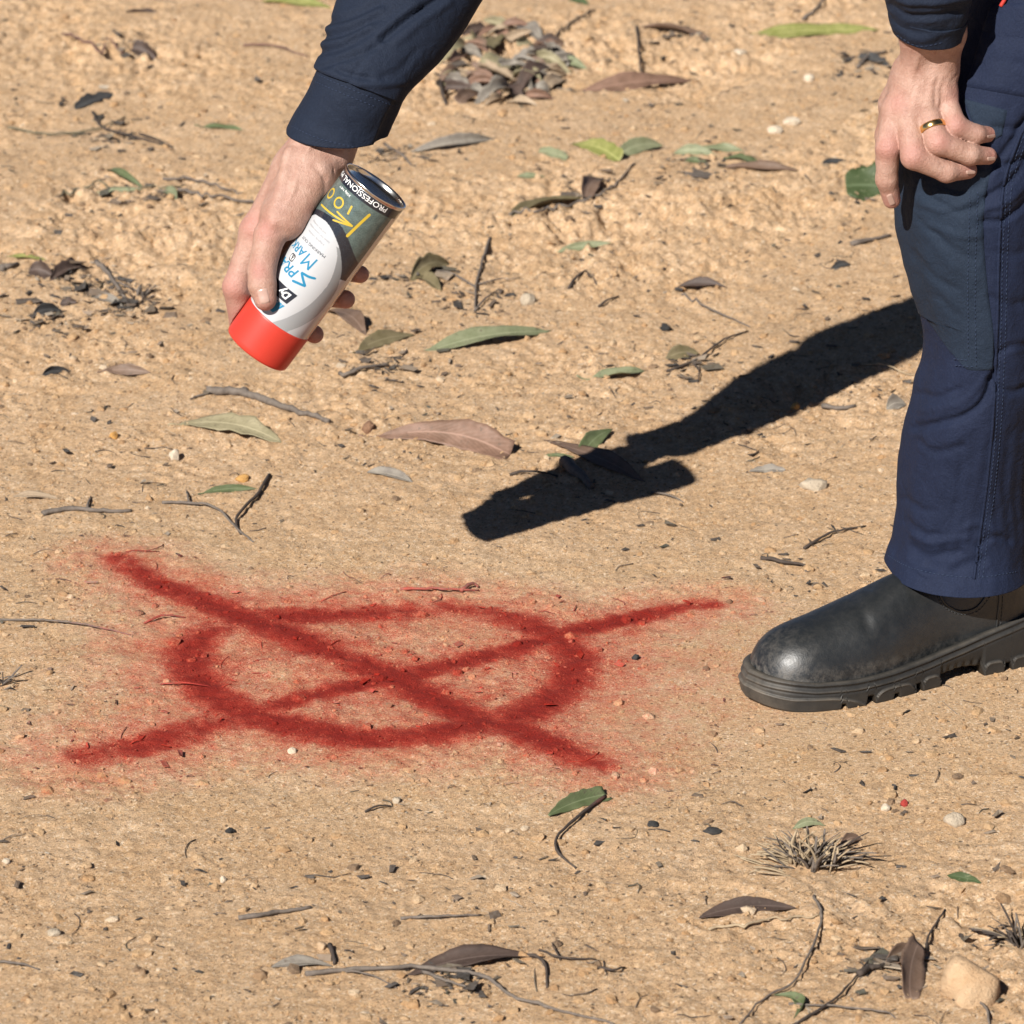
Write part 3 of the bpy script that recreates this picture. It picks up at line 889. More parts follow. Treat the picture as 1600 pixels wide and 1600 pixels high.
segs = [(J['pel'], J['belly'], .13, .13), (J['belly'], J['chest'], .13, .135), (J['chest'], J['neck'], .11, .06), (J['neck'], J['head'], .058, .06),
        (J['sho_r'], J['elb_r'], .05, .034), (J['elb_r'], J['wri_r'] + (J['elb_r'] - J['wri_r']) * 0.22, .034, .022), (J['sho_l'], J['elb_l'], .05, .04), (J['elb_l'], J['wri_l'] + (J['elb_l'] - J['wri_l']) * 0.2, .040, .026),
        (J['chest'], J['sho_r'], .08, .06), (J['chest'], J['sho_l'], .08, .06), (J['hip_l'], J['knee_l'], .075, .048), (J['knee_l'], J['ank_l'], .045, .034), (J['hip_r'], J['knee_r'], .075, .05), (J['knee_r'], J['ank_r'], .048, .036)]
d = cap_field(P, segs, 0.03)
hd = J['head'] + np.array([-0.07, 0, 0.02])
e = np.linalg.norm((P - hd.astype(np.float32)) / np.array([0.098, 0.077, 0.115], np.float32), axis=-1) * 0.09 - 0.09
e = smin(e, cone_d(P, hd + np.array([-0.03, 0, -0.06]), hd + np.array([-0.065, 0, -0.075]), .05, .035), 0.03)
e = smin(e, cone_d(P, hd + np.array([-0.09, 0, -0.02]), hd + np.array([-0.108, 0, -0.045]), .010, .014), 0.012)
for s in (-1, 1): e = smin(e, cone_d(P, hd + np.array([0.0, s * 0.076, 0.005]), hd + np.array([0.005, s * 0.082, -0.03]), .016, .012), 0.008)
d = smin(d, e, 0.03)
BV, BQ = surface_net(d, P[0, 0, 0], 0.012)
BV = relax(BV, BQ, 2)
v, f = merge_np([(R_WORLD, RQ), (L_WORLD, LQ), (BV, BQ)])
person = empty('person', (0.42, -0.40, 0.0))
tag(person, 'bending person in navy work shirt, navy trousers and black boots, one hand on the knee', 'person')
me = mesh_np('body', v, f)
attr(me, 'tone', np.concatenate([R_TONE, L_TONE, np.zeros(len(BV))]))
body = link('body', me, M_SKIN); adopt(body, person)
R_BVH = BVHTree.FromPolygons([tuple(p) for p in R_WORLD], [tuple(int(i) for i in q) for q in RQ])
L_BVH = BVHTree.FromPolygons([tuple(p) for p in L_WORLD], [tuple(int(i) for i in q) for q in LQ])
def hit(bvh, px, py):
    d_ = Vector(ray(px, py)).normalized()
    loc, nor, idx, dist = bvh.ray_cast(Vector(CAM), d_)
    if loc is None: return None, None
    if nor.dot(d_) > 0: nor = -nor
    return np.array(loc), np.array(nor)
M_NAIL = simple_mat('fingernail', (0.40, 0.262, 0.215), 0.3, 0, 0.5, 0.02, 600, 0.08)
def nail(bvh, c, ax, w, n=13, lift=0.0007):
    """plate lying on the fingertip; c centre, ax half-length along the finger, w half-width (photo points)"""
    c = np.array(c, float); ax = np.array(ax, float)
    pr = np.array([-ax[1], ax[0]]) / np.linalg.norm(ax) * w
    V = []; ok = True; last = None
    for u in np.linspace(-1, 1, n):
        for t in np.linspace(-1, 1, n):
            sx = t * (1 - 0.12 * max(u, 0) ** 3); su = u * (1 - 0.14 * t * t)
            p = c + ax * su + pr * sx
            l, nn = hit(bvh, *p)
            if l is None: l, nn = last if last else (None, None)
            if l is None: return None
            last = (l, nn)
            edge = max(abs(u), abs(t))
            V.append(l + nn * (lift if edge < 0.95 else -0.0003))
    o = link('fingernail', mesh_np('fingernail', np.array(V), grid_faces(n, n)), M_NAIL); adopt(o, body)
    return o
nail(R_BVH, (412, 463), (3.0, 12.5), 8.6)
nail(L_BVH, (1392, 312), (3.5, 9.0), 5.0)
nail(L_BVH, (1517, 269), (8, -0.5), 3.0); nail(L_BVH, (1549, 248), (7, -0.5), 3.0); nail(L_BVH, (1549, 213), (7, -1), 2.6)

# short hairs on the wrists and the backs of the hands
M_ARMHAIR = simple_mat('arm_hair', (0.06, 0.035, 0.02), 0.6)
hrr = np.random.RandomState(21); parts = []
for W_, Q_, box, dirp in ((R_WORLD, RQ, (425, 555, 205, 300), (-0.25, 0.55)), (L_WORLD, LQ, (1388, 1505, 50, 150), (0.1, 0.6))):
    pp = np.array([proj(p) for p in W_]); sel = np.where((pp[:, 0] > box[0]) & (pp[:, 0] < box[1]) & (pp[:, 1] > box[2]) & (pp[:, 1] < box[3]))[0]
    me_c = W_.mean(0)
    for i_ in hrr.choice(sel, 420):
        b_ = W_[i_]; n_ = b_ - me_c; n_ = n_ / np.linalg.norm(n_)
        g_ = -UP * dirp[1] + RX * (dirp[0] + hrr.normal(0, 0.35)) + TW * 0.25 + n_ * 0.35 + hrr.normal(0, 0.12, 3)
        g_ /= np.linalg.norm(g_); Lh = hrr.uniform(0.005, 0.010)
        parts.append(tube_np(b_ + g_ * Lh * np.linspace(0, 1, 4)[:, None] - UP * Lh * 0.25 * (np.linspace(0, 1, 4) ** 2)[:, None], np.array([1, 0.9, 0.7, 0.3]) * 0.00009, 3))
v_, f_ = merge_np(parts)
ah = link('arm_hair', mesh_np('arm_hair', v_, f_), M_ARMHAIR); ah.parent = body; ah.matrix_parent_inverse = Matrix.Translation(-Vector(person.location)); ah['kind'] = 'stuff'
# wedding band on the ring finger
M_GOLD = simple_mat('gold', (0.80, 0.52, 0.20), 0.2, 1.0, 0.5, 0.01, 400, 0.06)
a_ = fr_kn(hk(1444, 167, 6)); b_ = fr_kn(hk(1463, 226, 18)); t_ = (b_ - a_) / np.linalg.norm(b_ - a_)
c_ = a_ + (b_ - a_) * 0.60
u_ = np.cross(t_, [0, 0, 1]); u_ /= np.linalg.norm(u_); w_ = np.cross(t_, u_)
th = np.linspace(0, 2 * np.pi, 48, endpoint=False); V = []
for dz, r_ in ((-2.9, 11.4), (-2.9, 12.1), (-2.2, 12.45), (0, 12.55), (2.2, 12.45), (2.9, 12.1), (2.9, 11.4), (0, 11.2), (-2.9, 11.4)):
    V.append(c_ + t_ * dz / 1000 + (np.cos(th)[:, None] * u_ + np.sin(th)[:, None] * w_) * r_ / 1000)
ring = link('wedding_ring', mesh_np('wedding_ring', np.concatenate(V), grid_faces(9, 48, True)), M_GOLD); adopt(ring, person)
ring['label'] = 'gold wedding band on the ring finger'
# ------------------------------------------------------------------ clothing
def cloth_mat(name, c, sheen=0.25, weave=1500.0, var=0.16, rough=0.82):
    m, nt, nodes, L, B = new_mat(name)
    geo = N(nt, 'ShaderNodeNewGeometry'); pos = geo.outputs['Position']
    n1 = noise_n(nt, 26, 4, 0.6, pos); n2 = noise_n(nt, 700, 3, 0.7, pos)
    mp = N(nt, 'ShaderNodeMapping'); mp.inputs['Rotation'].default_value = (0.5, 0.3, 0.7); L.new(pos, mp.inputs[0])
    wv = N(nt, 'ShaderNodeTexWave', Scale=weave / 6.0, Distortion=1.2); L.new(mp.outputs[0], wv.inputs['Vector'])
    b = mixc(nt, tuple(x * (1 - var) for x in c), tuple(x * (1 + var) for x in c), n1.outputs[0])
    b = mixc(nt, b, tuple(x * 1.7 + 0.004 for x in c), maprange(nt, n2.outputs[0], 0.42, 0.72, 0, 0.55))
    L.new(b, B.inputs['Base Color'])
    B.inputs['Roughness'].default_value = rough
    B.inputs['Specular IOR Level'].default_value = 0.25
    B.inputs['Sheen Weight'].default_value = sheen
    B.inputs['Sheen Roughness'].default_value = 0.45
    nb = bump_n(nt, wv.outputs[0], 0.10, 0.0005)
    nb = bump_n(nt, n2.outputs[0], 0.25, 0.0006, nb)
    nb = bump_n(nt, noise_n(nt, 60, 5, 0.65, pos, 0.6).outputs[0], 0.40, 0.006, nb)
    L.new(nb, B.inputs['Normal'])
    return m
M_SHIRT = cloth_mat('navy_shirt_cotton', (0.0060, 0.0106, 0.0232), 0.0)
M_CUFF = cloth_mat('navy_cuff_cotton', (0.0056, 0.0102, 0.0226), 0.0)
M_TROUSER = cloth_mat('navy_trouser_drill', (0.0056, 0.0102, 0.0285), 0.0)
M_PATCH = cloth_mat('navy_knee_canvas', (0.0082, 0.0156, 0.0300), 0.0, 1100)
M_THREAD = simple_mat('navy_thread', (0.026, 0.038, 0.072), 0.8, 0, 0.2)

class Loft:
    """sleeve or leg: stations are (Lx,Ly, Rx,Ry, down_px, thick_mm, depth) in photo points and metres of depth"""
    def __init__(self, stations, n, k, sq=2.0, tw=None):
        st = catmull(stations, n)
        self.n, self.k = n, k
        self.phi = np.linspace(-math.pi, math.pi, k, endpoint=False)
        C, E1, E2 = [], [], []
        for lx, ly, rx, ry, dn, th_, dep in st:
            L_ = at(lx, ly, dep); R_ = at(rx, ry, dep); sc = dep / FPX
            C.append((L_ + R_) / 2); E1.append((R_ - L_) / 2); E2.append(TW * th_ / 1000 - UP * dn * sc)
        self.C, self.E1, self.E2 = map(np.array, (C, E1, E2))
        s, c = np.sin(self.phi), np.cos(self.phi)
        if sq != 2.0:
            s = np.sign(s) * np.abs(s) ** (2 / sq); c = np.sign(c) * np.abs(c) ** (2 / sq)
        self.V = self.C[:, None] + s[None, :, None] * self.E1[:, None] + c[None, :, None] * self.E2[:, None]
    def normals(self):
        du = np.gradient(self.V, axis=0); dv = np.roll(self.V, -1, 1) - np.roll(self.V, 1, 1)
        n = np.cross(dv, du); n /= np.linalg.norm(n, axis=2)[..., None] + 1e-12
        out = self.V - self.C[:, None]
        n *= np.sign((n * out).sum(-1).mean())
        return n
    def folds(self, folds, noise=0.0, seed=3, nscale=(0.05, 0.05)):
        v = self.V - CAM; z = -(v @ TW)
        px = 800 + FPX * (v @ RX) / z; py = 800 - FPX * (v @ UP) / z
        nrm = self.normals()
        w = sstep(-0.35, 0.25, nrm @ TW)
        d = np.zeros(px.shape)
        for pts, wd_, amp in folds:
            P_ = catmull(pts, 24) if len(pts) > 2 else np.array(pts, float)
            e = seg_dist(px, py, P_)
            # ends of a crease fade out
            d += amp * np.exp(-(e / wd_) ** 2)
        rows = np.linspace(0, 1, self.n)[:, None] * np.ones((1, self.k))
        a = self.phi[None] * np.ones((self.n, 1))
        nz = perlin(px / (nscale[0] * 1700) + 5 * np.cos(a) * 0.0, py / (nscale[1] * 1700), seed) + 0.5 * perlin(px / (nscale[0] * 700), py / (nscale[1] * 800), seed + 1)
        self.V = self.V + nrm * ((d * w + noise * nz) / 1000)[..., None]
        return self
    def mesh(self, name): return mesh_np(name, self.V.reshape(-1, 3), grid_faces(self.n, self.k, True))
    def bvh(self):
        return BVHTree.FromPolygons([tuple(p) for p in self.V.reshape(-1, 3)], [tuple(int(i) for i in q) for q in grid_faces(self.n, self.k, True)])
    def pt(self, row, phi, off=0.0):
        """surface point at fractional row and angle"""
        row = np.clip(row, 0, self.n - 1.001); i = np.floor(row).astype(int); f = (row - i)[..., None]
        c = (phi + math.pi) / (2 * math.pi) * self.k; j = np.floor(c).astype(int); g = (c - j)[..., None]; j0 = j % self.k; j1 = (j + 1) % self.k
        nr = self.normals()
        def samp(A): return (A[i, j0] * (1 - g) + A[i, j1] * g) * (1 - f) + (A[i + 1, j0] * (1 - g) + A[i + 1, j1] * g) * f
        return samp(self.V) + samp(nr) * np.asarray(off)[..., None]

def solidify(o, t, offset=-1.0):
    md = o.modifiers.new('cloth_thickness', 'SOLIDIFY'); md.thickness = t; md.offset = offset
    return o

def on_surface(bvh, pts, n, lift):
    """photo polyline laid on a surface"""
    P_ = catmull(pts, n) if len(pts) > 2 else np.stack([np.linspace(pts[0][i], pts[1][i], n) for i in (0, 1)], -1)
    out, nn = [], []
    for p in P_:
        l, q = hit(bvh, *p)
        if l is not None: out.append(l + q * lift); nn.append(q)
    return np.array(out), np.array(nn)

def stitches(name, bvh, lines_, mat, parent, step=0.0042, length=0.0027, r=0.00042, lift=0.00035):
    parts = []
    for pts in lines_:
        P_, N_ = on_surface(bvh, pts, 220, lift)
        if len(P_) < 4: continue
        s = np.concatenate([[0], np.cumsum(np.linalg.norm(np.diff(P_, axis=0), axis=1))])
        for a in np.arange(0, s[-1] - length, step):
            q = np.stack([np.interp(np.linspace(a, a + length, 3), s, P_[:, i]) for i in range(3)], -1)
            parts.append(tube_np(q, np.array([0.6, 1, 0.6]) * r, 5))
    v_, f_ = merge_np(parts)
    o = link(name, mesh_np(name, v_, f_), mat); adopt2(o, parent)
    o['kind'] = 'stuff'
    return o

def adopt2(child, parent):
    """parent keeping the world position, for parents that already hang under another object"""
    bpy.context.view_layer.update()
    child.parent = parent
    child.matrix_parent_inverse = parent.matrix_world.inverted()

def welt(name, bvh, pts, r, mat, parent, lift=0.0, n=60, flat=1.0):
    P_, N_ = on_surface(bvh, pts, n, lift)
    v_, f_ = tube_np(P_, np.full(len(P_), r), 6, flat)
    o = link(name, mesh_np(name, v_, f_), mat); adopt2(o, parent)
    return o

# trousers: near leg
LEG_ST = [
 (1376, 886, 1624, 892, 42, 66, 4.092), (1383, 866, 1622, 874, 41, 64, 4.091), (1391, 842, 1621, 850, 39, 61, 4.090), (1396, 800, 1620, 806, 38, 60, 4.080), (1399, 740, 1622, 744, 37, 60, 4.062), (1411, 664, 1630, 664, 37, 61, 4.036),
 (1425, 600, 1640, 600, 37, 62, 4.018), (1438, 548, 1645, 544, 37, 62, 4.004), (1437, 500, 1648, 492, 37, 64, 3.992), (1414, 424, 1648, 412, 37, 67, 3.976), (1399, 350, 1648, 340, 36, 70, 3.962), (1398, 300, 1650, 290, 34, 71, 3.955),
 (1406, 236, 1664, 240, 30, 72, 3.950), (1424, 160, 1694, 196, 22, 76, 3.944), (1462, 66, 1750, 140, 14, 80, 3.934), (1530, -70, 1840, 40, 8, 88, 3.915), (1600, -210, 1920, -70, 4, 95, 3.90), (1670, -360, 2000, -190, 0, 104, 3.885)]
leg = Loft(LEG_ST, 260, 150)
leg.folds([
 ([(1418, 668), (1462, 664), (1502, 657), (1537, 634), (1558, 588)], 9, -7.5), ([(1425, 640), (1470, 640), (1505, 630), (1538, 598)], 17, 6.5), ([(1440, 700), (1490, 690), (1535, 665)], 20, 3.0),
 ([(1425, 345), (1470, 385), (1525, 412)], 13, -3.6), ([(1440, 372), (1480, 415), (1525, 440)], 14, 2.6), ([(1430, 300), (1485, 330), (1533, 326)], 11, -3.6), ([(1460, 285), (1500, 300), (1530, 290)], 9, -3.0),
 ([(1535, 350), (1580, 345), (1640, 300)], 9, -5), ([(1540, 312), (1590, 285), (1640, 230)], 9, -5), ([(1540, 280), (1580, 235), (1610, 190)], 8, -4.5), ([(1540, 330), (1590, 312), (1640, 265)], 9, 3.6), ([(1560, 400), (1610, 400), (1640, 380)], 12, -3),
 ([(1472, 690), (1460, 780), (1440, 850)], 22, 4.5), ([(1502, 705), (1492, 800), (1470, 870)], 15, -3.8), ([(1430, 720), (1418, 800)], 14, -2.6), ([(1540, 700), (1520, 800), (1508, 860)], 14, 2.6),
 ([(1412, 856), (1440, 872), (1500, 868)], 8, -3.0), ([(1415, 838), (1450, 852), (1510, 846)], 8, 2.6), ([(1440, 882), (1480, 890), (1540, 880)], 8, -2.4), ([(1402, 815), (1430, 838), (1460, 842)], 7, -2.2),
 ([(1590, 680), (1580, 760), (1592, 850)], 20, -6.0), ([(1618, 690), (1612, 770), (1618, 850)], 14, 4), ([(1560, 705), (1552, 780), (1560, 850)], 12, 3),
 ([(1430, 318), (1470, 330), (1520, 312)], 6, 2.4), ([(1445, 356), (1490, 372), (1530, 372)], 6, 2.0), ([(1412, 400), (1450, 440), (1490, 458)], 9, -2.2), ([(1455, 470), (1490, 500), (1524, 510)], 10, -1.6),
 ([(1420, 690), (1450, 712), (1500, 706)], 6, -2.4), ([(1415, 610), (1450, 622), (1490, 612)], 6, -2.4), ([(1545, 600), (1590, 620), (1635, 600)], 7, -3.0), ([(1560, 560), (1600, 545), (1640, 548)], 7, -2.4), ([(1550, 470), (1600, 480), (1645, 460)], 8, -2.4),
 ([(1398, 780), (1425, 800), (1450, 806)], 5, -1.8), ([(1530, 860), (1560, 845), (1590, 850)], 6, -2.2), ([(1500, 835), (1530, 826), (1570, 838)], 6, 1.8), ([(1405, 868), (1440, 892), (1490, 884)], 5, 1.6),
 ([(1520, 40), (1560, 60), (1620, 60)], 8, -2.6), ([(1515, 100), (1560, 95), (1620, 110)], 8, -2.4), ([(1545, 250), (1575, 262), (1620, 250)], 6, -3.4), ([(1550, 200), (1590, 205), (1630, 190)], 6, -3.0),
], noise=1.5, seed=61, nscale=(0.03, 0.042))
J2 = J
P = field_grid((0.35, -0.55, 0.02), (1.32, 0.36, 1.10), 0.012)
d = cap_field(P, [(J['hip_l'] + np.array([0.02, 0, 0.0]), J['pel'], .105, .14), (J['hip_r'], J['pel'], .12, .14), (J['pel'], J['belly'] * 0.6 + J['pel'] * 0.4, .145, .15), (J['hip_r'], J['knee_r'], .105, .082), (J['knee_r'], J['ank_r'] + np.array([-0.02, 0, 0.05]), .080, .075)], 0.05)
PV, PQ = surface_net(d, P[0, 0, 0], 0.012); PV = relax(PV, PQ, 2)
v, f = merge_np([(leg.V.reshape(-1, 3), grid_faces(leg.n, leg.k, True)), (PV, PQ)])
trousers = link('trousers', mesh_np('trousers', v, f), M_TROUSER); adopt(trousers, person)
solidify(trousers, 0.0012)
trousers['label'] = 'navy cotton drill work trousers with knee patch'
LEG_BVH = leg.bvh()
# row index of a station height
st_rows = np.linspace(0, leg.n - 1, len(LEG_ST)); st_y = np.array([(s[1] + s[3]) / 2 for s in LEG_ST])
def row_of(y): return np.interp(-y, -st_y, st_rows)
nu, nvv = 90, 46
yy = np.linspace(240, 553, nu); p0 = np.where(yy < 492, -118.0, -84 + (yy - 492) / 61 * 60.0); p1 = np.linspace(3.0, -0.5, nu)
off = np.full((nu, nvv), 0.0016); off[:2] = -0.0004; off[-1:] = -0.0004; off[:, 0] = -0.0004; off[:, -1] = -0.0004
uu = np.concatenate([[0, 0.012], np.linspace(0.03, 0.97, nvv - 4), [0.988, 1.0]])
PHI = np.radians(p0[:, None] + (p1 - p0)[:, None] * uu[None]); ROW = np.repeat(row_of(yy)[:, None], nvv, 1)
V = leg.pt(ROW, PHI, off)
patch = link('knee_patch', mesh_np('knee_patch', V.reshape(-1, 3), grid_faces(nu, nvv)), M_PATCH); adopt2(patch, trousers)
SEAM = [(1600, 200), (1590, 222), (1570, 280), (1563, 350), (1560, 416), (1558, 512), (1552, 648), (1541, 764), (1530, 842), (1522, 905)]
welt('side_seam', LEG_BVH, SEAM, 0.0016, M_TROUSER, trousers, 0.0, 160)
seam2 = [(x + 16, y) for x, y in SEAM]
stitches('stitching', LEG_BVH, [[(x + 6, y) for x, y in SEAM], [(x + 13, y) for x, y in SEAM], [(1388, 868), (1420, 886), (1470, 898), (1530, 902), (1590, 893)]], M_THREAD, trousers)
# thigh pocket flap
def sheet_on(bvh, poly4, n, m, lift, name, mat, parent):
    a, b, c, d_ = [np.array(p, float) for p in poly4]
    V = []
    for i, u in enumerate(np.linspace(0, 1, n)):
        for j, w_ in enumerate(np.linspace(0, 1, m)):
            p = a * (1 - u) * (1 - w_) + b * u * (1 - w_) + c * u * w_ + d_ * (1 - u) * w_
            l, q = hit(bvh, *p)
            edge = i in (0, n - 1) or j in (0, m - 1)
            V.append(l + q * (-0.0005 if edge else lift))
    o = link(name, mesh_np(name, np.array(V), grid_faces(n, m)), mat); adopt2(o, parent)
    return o
sheet_on(LEG_BVH, [(1548, 5), (1622, 3), (1622, 157), (1507, 136)], 26, 26, 0.0028, 'pocket_flap', M_TROUSER, trousers)
stitches('stitching', LEG_BVH, [[(1512, 129), (1560, 142), (1618, 150)], [(1556, 8), (1535, 62), (1514, 126)], [(1562, 8), (1541, 62), (1520, 126)]], M_THREAD, trousers, r=0.0005) if False else None
sheet_on(LEG_BVH, [(1502, 152), (1576, 172), (1566, 212), (1536, 232)], 18, 18, 0.0012, 'utility_loop', M_PATCH, trousers)
welt('red_tab', LEG_BVH, [(1577, -8), (1572, 2), (1567, 11)], 0.0019, simple_mat('red_bartack', (0.42, 0.03, 0.02), 0.7), trousers, 0.0032, 8)
stitches('stitching', LEG_BVH, [[(1527, 300), (1524, 420), (1526, 572)], [(1516, 300), (1513, 420), (1515, 562)], [(1492, 560), (1504, 561), (1515, 562)], [(1494, 570), (1508, 571), (1526, 572)]], M_THREAD, trousers, lift=0.0021)
# right sleeve and cuff
SL_R = [(493, 109, 628, 160, 6, 37, 3.988), (491, 103, 634, 152, 7, 39, 3.989), (499, 86, 645, 138, 8, 41, 3.991), (507, 62, 664, 118, 8, 44, 3.996), (515, 36, 694, 88, 8, 48, 4.004), (524, 8, 728, 42, 7, 52, 4.014), (540, -30, 768, -20, 6, 54, 4.026), (585, -100, 826, -80, 4, 54, 4.042), (655, -180, 852, -130, 2, 44, 4.05), (705, -205, 820, -165, 0, 20, 4.052)]
slr = Loft(SL_R, 150, 120)
slr.folds([
 ([(541, 132), (560, 104), (580, 80), (602, 56)], 3.2, -1.6), ([(600, 60), (622, 42), (655, 18), (694, -8)], 7, -7), ([(588, 58), (615, 34), (650, 6)], 10, 4.5), ([(620, 66), (660, 32), (700, 4)], 10, 3.5),
 ([(500, 106), (528, 96), (560, 86), (585, 74)], 5, -2.6), ([(503, 82), (535, 74), (575, 52)], 7, -3.6), ([(512, 58), (545, 50), (590, 28)], 7, -3.4), ([(517, 34), (550, 26), (590, 6)], 6, -2.8), ([(506, 70), (540, 62), (580, 42)], 7, 3.0), ([(514, 46), (550, 38), (596, 16)], 7, 2.6), ([(528, 108), (545, 116), (575, 122)], 5, -2.0), ([(600, 120), (625, 108), (650, 80)], 9, -2.2), ([(560, 132), (600, 132), (630, 128)], 6, 1.8),
], noise=0.8, seed=71, nscale=(0.03, 0.03))
SL_L = [(1390, 24, 1510, 34, 32, 25, 3.842), (1384, 8, 1514, 20, 32, 29, 3.836), (1379, -14, 1518, -4, 31, 33, 3.828), (1374, -40, 1520, -34, 30, 35, 3.818), (1370, -110, 1520, -106, 24, 36, 3.795), (1368, -210, 1522, -200, 18, 38, 3.762), (1370, -310, 1524, -290, 14, 40, 3.735)]
sll = Loft(SL_L, 90, 90)
sll.folds([([(1390, 10), (1430, 28), (1500, 20)], 6, -3), ([(1385, -10), (1430, 6), (1510, 0)], 7, 3.5), ([(1400, -40), (1450, -30), (1510, -40)], 9, -4)], noise=1.2, seed=75, nscale=(0.02, 0.02))
P = field_grid((-0.12, -0.76, 0.60), (0.80, 0.12, 1.26), 0.012)
d = cap_field(P, [(J['pel'], J['belly'], .155, .158), (J['belly'], J['chest'], .155, .155), (J['chest'], J['neck'], .13, .075), (J['chest'], J['sho_r'], .10, .085), (J['chest'], J['sho_l'], .10, .085), (J['sho_r'], J['elb_r'], .082, .062), (J['sho_l'], J['elb_l'], .082, .060)], 0.05)
TV, TQ = surface_net(d, P[0, 0, 0], 0.012); TV = relax(TV, TQ, 2)
v, f = merge_np([(slr.V.reshape(-1, 3), grid_faces(slr.n, slr.k, True)), (sll.V.reshape(-1, 3), grid_faces(sll.n, sll.k, True)), (TV, TQ)])
shirt = link('shirt', mesh_np('shirt', v, f), M_SHIRT); adopt(shirt, person)
solidify(shirt, 0.001)
shirt['label'] = 'long-sleeved navy cotton work shirt'
CUF_R = [(442, 203, 607, 214, 29, 36, 4.003), (456, 177, 613, 201, 19, 36, 4.000), (474, 146, 622, 182, 12, 37.5, 3.994), (491, 110, 631, 160, 6, 38.5, 3.988), (494, 104, 634, 155, 6, 38.6, 3.987)]
cur = Loft(CUF_R, 50, 120)
cur.folds([([(470, 196), (520, 222), (560, 236)], 10, 1.2), ([(596, 226), (612, 190), (626, 162)], 13, -8), ([(520, 150), (540, 190), (548, 232)], 14, 1.6)], noise=0.5, seed=81, nscale=(0.03, 0.03))
cuff = link('cuff', cur.mesh('cuff'), M_CUFF); adopt2(cuff, shirt); solidify(cuff, 0.0022)
CB = cur.bvh()
stitches('stitching', CB, [[(455, 197), (500, 217), (560, 232)], [(497, 117), (540, 136), (600, 160), (622, 166)], [(493, 128), (540, 148), (590, 168)]], M_THREAD, cuff, r=0.00036)
CUF_L = [(1393, 44, 1506, 54, 33, 22.5, 3.850), (1389, 30, 1509, 40, 33, 24.5, 3.845), (1387, 16, 1512, 28, 32, 27, 3.840)]
cul = Loft(CUF_L, 30, 100)
cul.folds([([(1400, 46), (1435, 62), (1480, 50)], 7, 1.5), ([(1395, 30), (1420, 46), (1445, 50)], 5, -1.4)], noise=0.7, seed=85, nscale=(0.02, 0.02))
cuffl = link('cuff', cul.mesh('cuff'), M_CUFF); adopt2(cuffl, shirt); solidify(cuffl, 0.0022)
CBL = cul.bvh()
stitches('stitching', CBL, [[(1402, 55), (1435, 72), (1475, 66)]], M_THREAD, cuffl, r=0.00036)
# cuff button
M_BUTTON = simple_mat('dark_button', (0.012, 0.014, 0.02), 0.35)
l, q = hit(CBL, 1494, 34)
if l is not None:
    u_ = np.cross(q, [0, 0, 1]); u_ /= np.linalg.norm(u_); w_ = np.cross(q, u_); th = np.linspace(0, 2 * np.pi, 24, endpoint=False); V = []
    for r_, o_ in ((0.0056, 0.0), (0.0056, 0.0016), (0.0048, 0.0021), (0.0038, 0.0014), (0.0002, 0.0013)):
        V.append(l + q * o_ + (np.cos(th)[:, None] * u_ + np.sin(th)[:, None] * w_) * r_)
    btn = link('button', mesh_np('button', np.concatenate(V), grid_faces(5, 24, True)), M_BUTTON); adopt2(btn, shirt)
# hair of the (out of frame) head
M_HAIR = simple_mat('brown_hair', (0.05, 0.03, 0.018), 0.6, 0, 0.4, 0.4, 300, 0.4)
P = field_grid(hd - 0.16, hd + 0.16, 0.008)
e = np.linalg.norm((P - (hd + np.array([0.012, 0, 0.012])).astype(np.float32)) / np.array([0.102, 0.084, 0.118], np.float32), axis=-1) * 0.09 - 0.09
e = np.maximum(e, -(P[..., 0] * 0.5 + P[..., 2] - (hd[0] * 0.5 + hd[2]) + 0.02))
HV, HQ = surface_net(e, P[0, 0, 0], 0.008)
hair = link('hair', mesh_np('hair', HV, HQ), M_HAIR); adopt2(hair, body)

# ------------------------------------------------------------------ boot (local mm: s from toe to heel, n towards the outer side, z up)
BT = np.array([0.222, -0.486, 0.0]); BA = np.array([0.894, 0.447, 0.0]); BN = np.array([0.447, -0.894, 0.0])
GB = float(gz(0.30, -0.45)[0])
def fr_boot(p):
    p = np.asarray(p, float) / 1000
    return BT + p[..., 0:1] * BA + p[..., 1:2] * BN + (p[..., 2:3] + GB - 0.0012) * np.array([0, 0, 1.0])
def leather_mat():
    m, nt, nodes, L, B = new_mat('black_leather')
    geo = N(nt, 'ShaderNodeNewGeometry'); pos = geo.outputs['Position']
    n1 = noise_n(nt, 45, 5, 0.6, pos); n2 = noise_n(nt, 900, 3, 0.6, pos)
    vo = N(nt, 'ShaderNodeTexVoronoi', Scale=700.0); L.new(pos, vo.inputs['Vector'])
    b = mixc(nt, (0.006, 0.0072, 0.0078), (0.013, 0.0148, 0.016), n1.outputs[0])
    du = attr_n(nt, 'dust_and_edges')
    sc = noise_n(nt, 130, 5, 0.75, pos)
    dm = math_n(nt, 'MULTIPLY', du.outputs['Fac'], maprange(nt, sc.outputs[0], 0.42, 0.66, 0.0, 0.5))
    b = mixc(nt, b, (0.20, 0.175, 0.145), dm)
    L.new(b, B.inputs['Base Color'])
    rr_ = math_n(nt, 'MULTIPLY_ADD', n1.outputs[0], 0.16, 0.34)
    L.new(math_n(nt, 'MULTIPLY_ADD', dm, 0.6, rr_), B.inputs['Roughness'])
    B.inputs['Specular IOR Level'].default_value = 0.6
    B.inputs['Coat Weight'].default_value = 0.25; B.inputs['Coat Roughness'].default_value = 0.5
    nb = bump_n(nt, vo.outputs['Distance'], 0.13, 0.0006)
    nb = bump_n(nt, noise_n(nt, 90, 5, 0.65, pos).outputs[0], 0.22, 0.0022, nb)
    L.new(nb, B.inputs['Normal'])
    return m
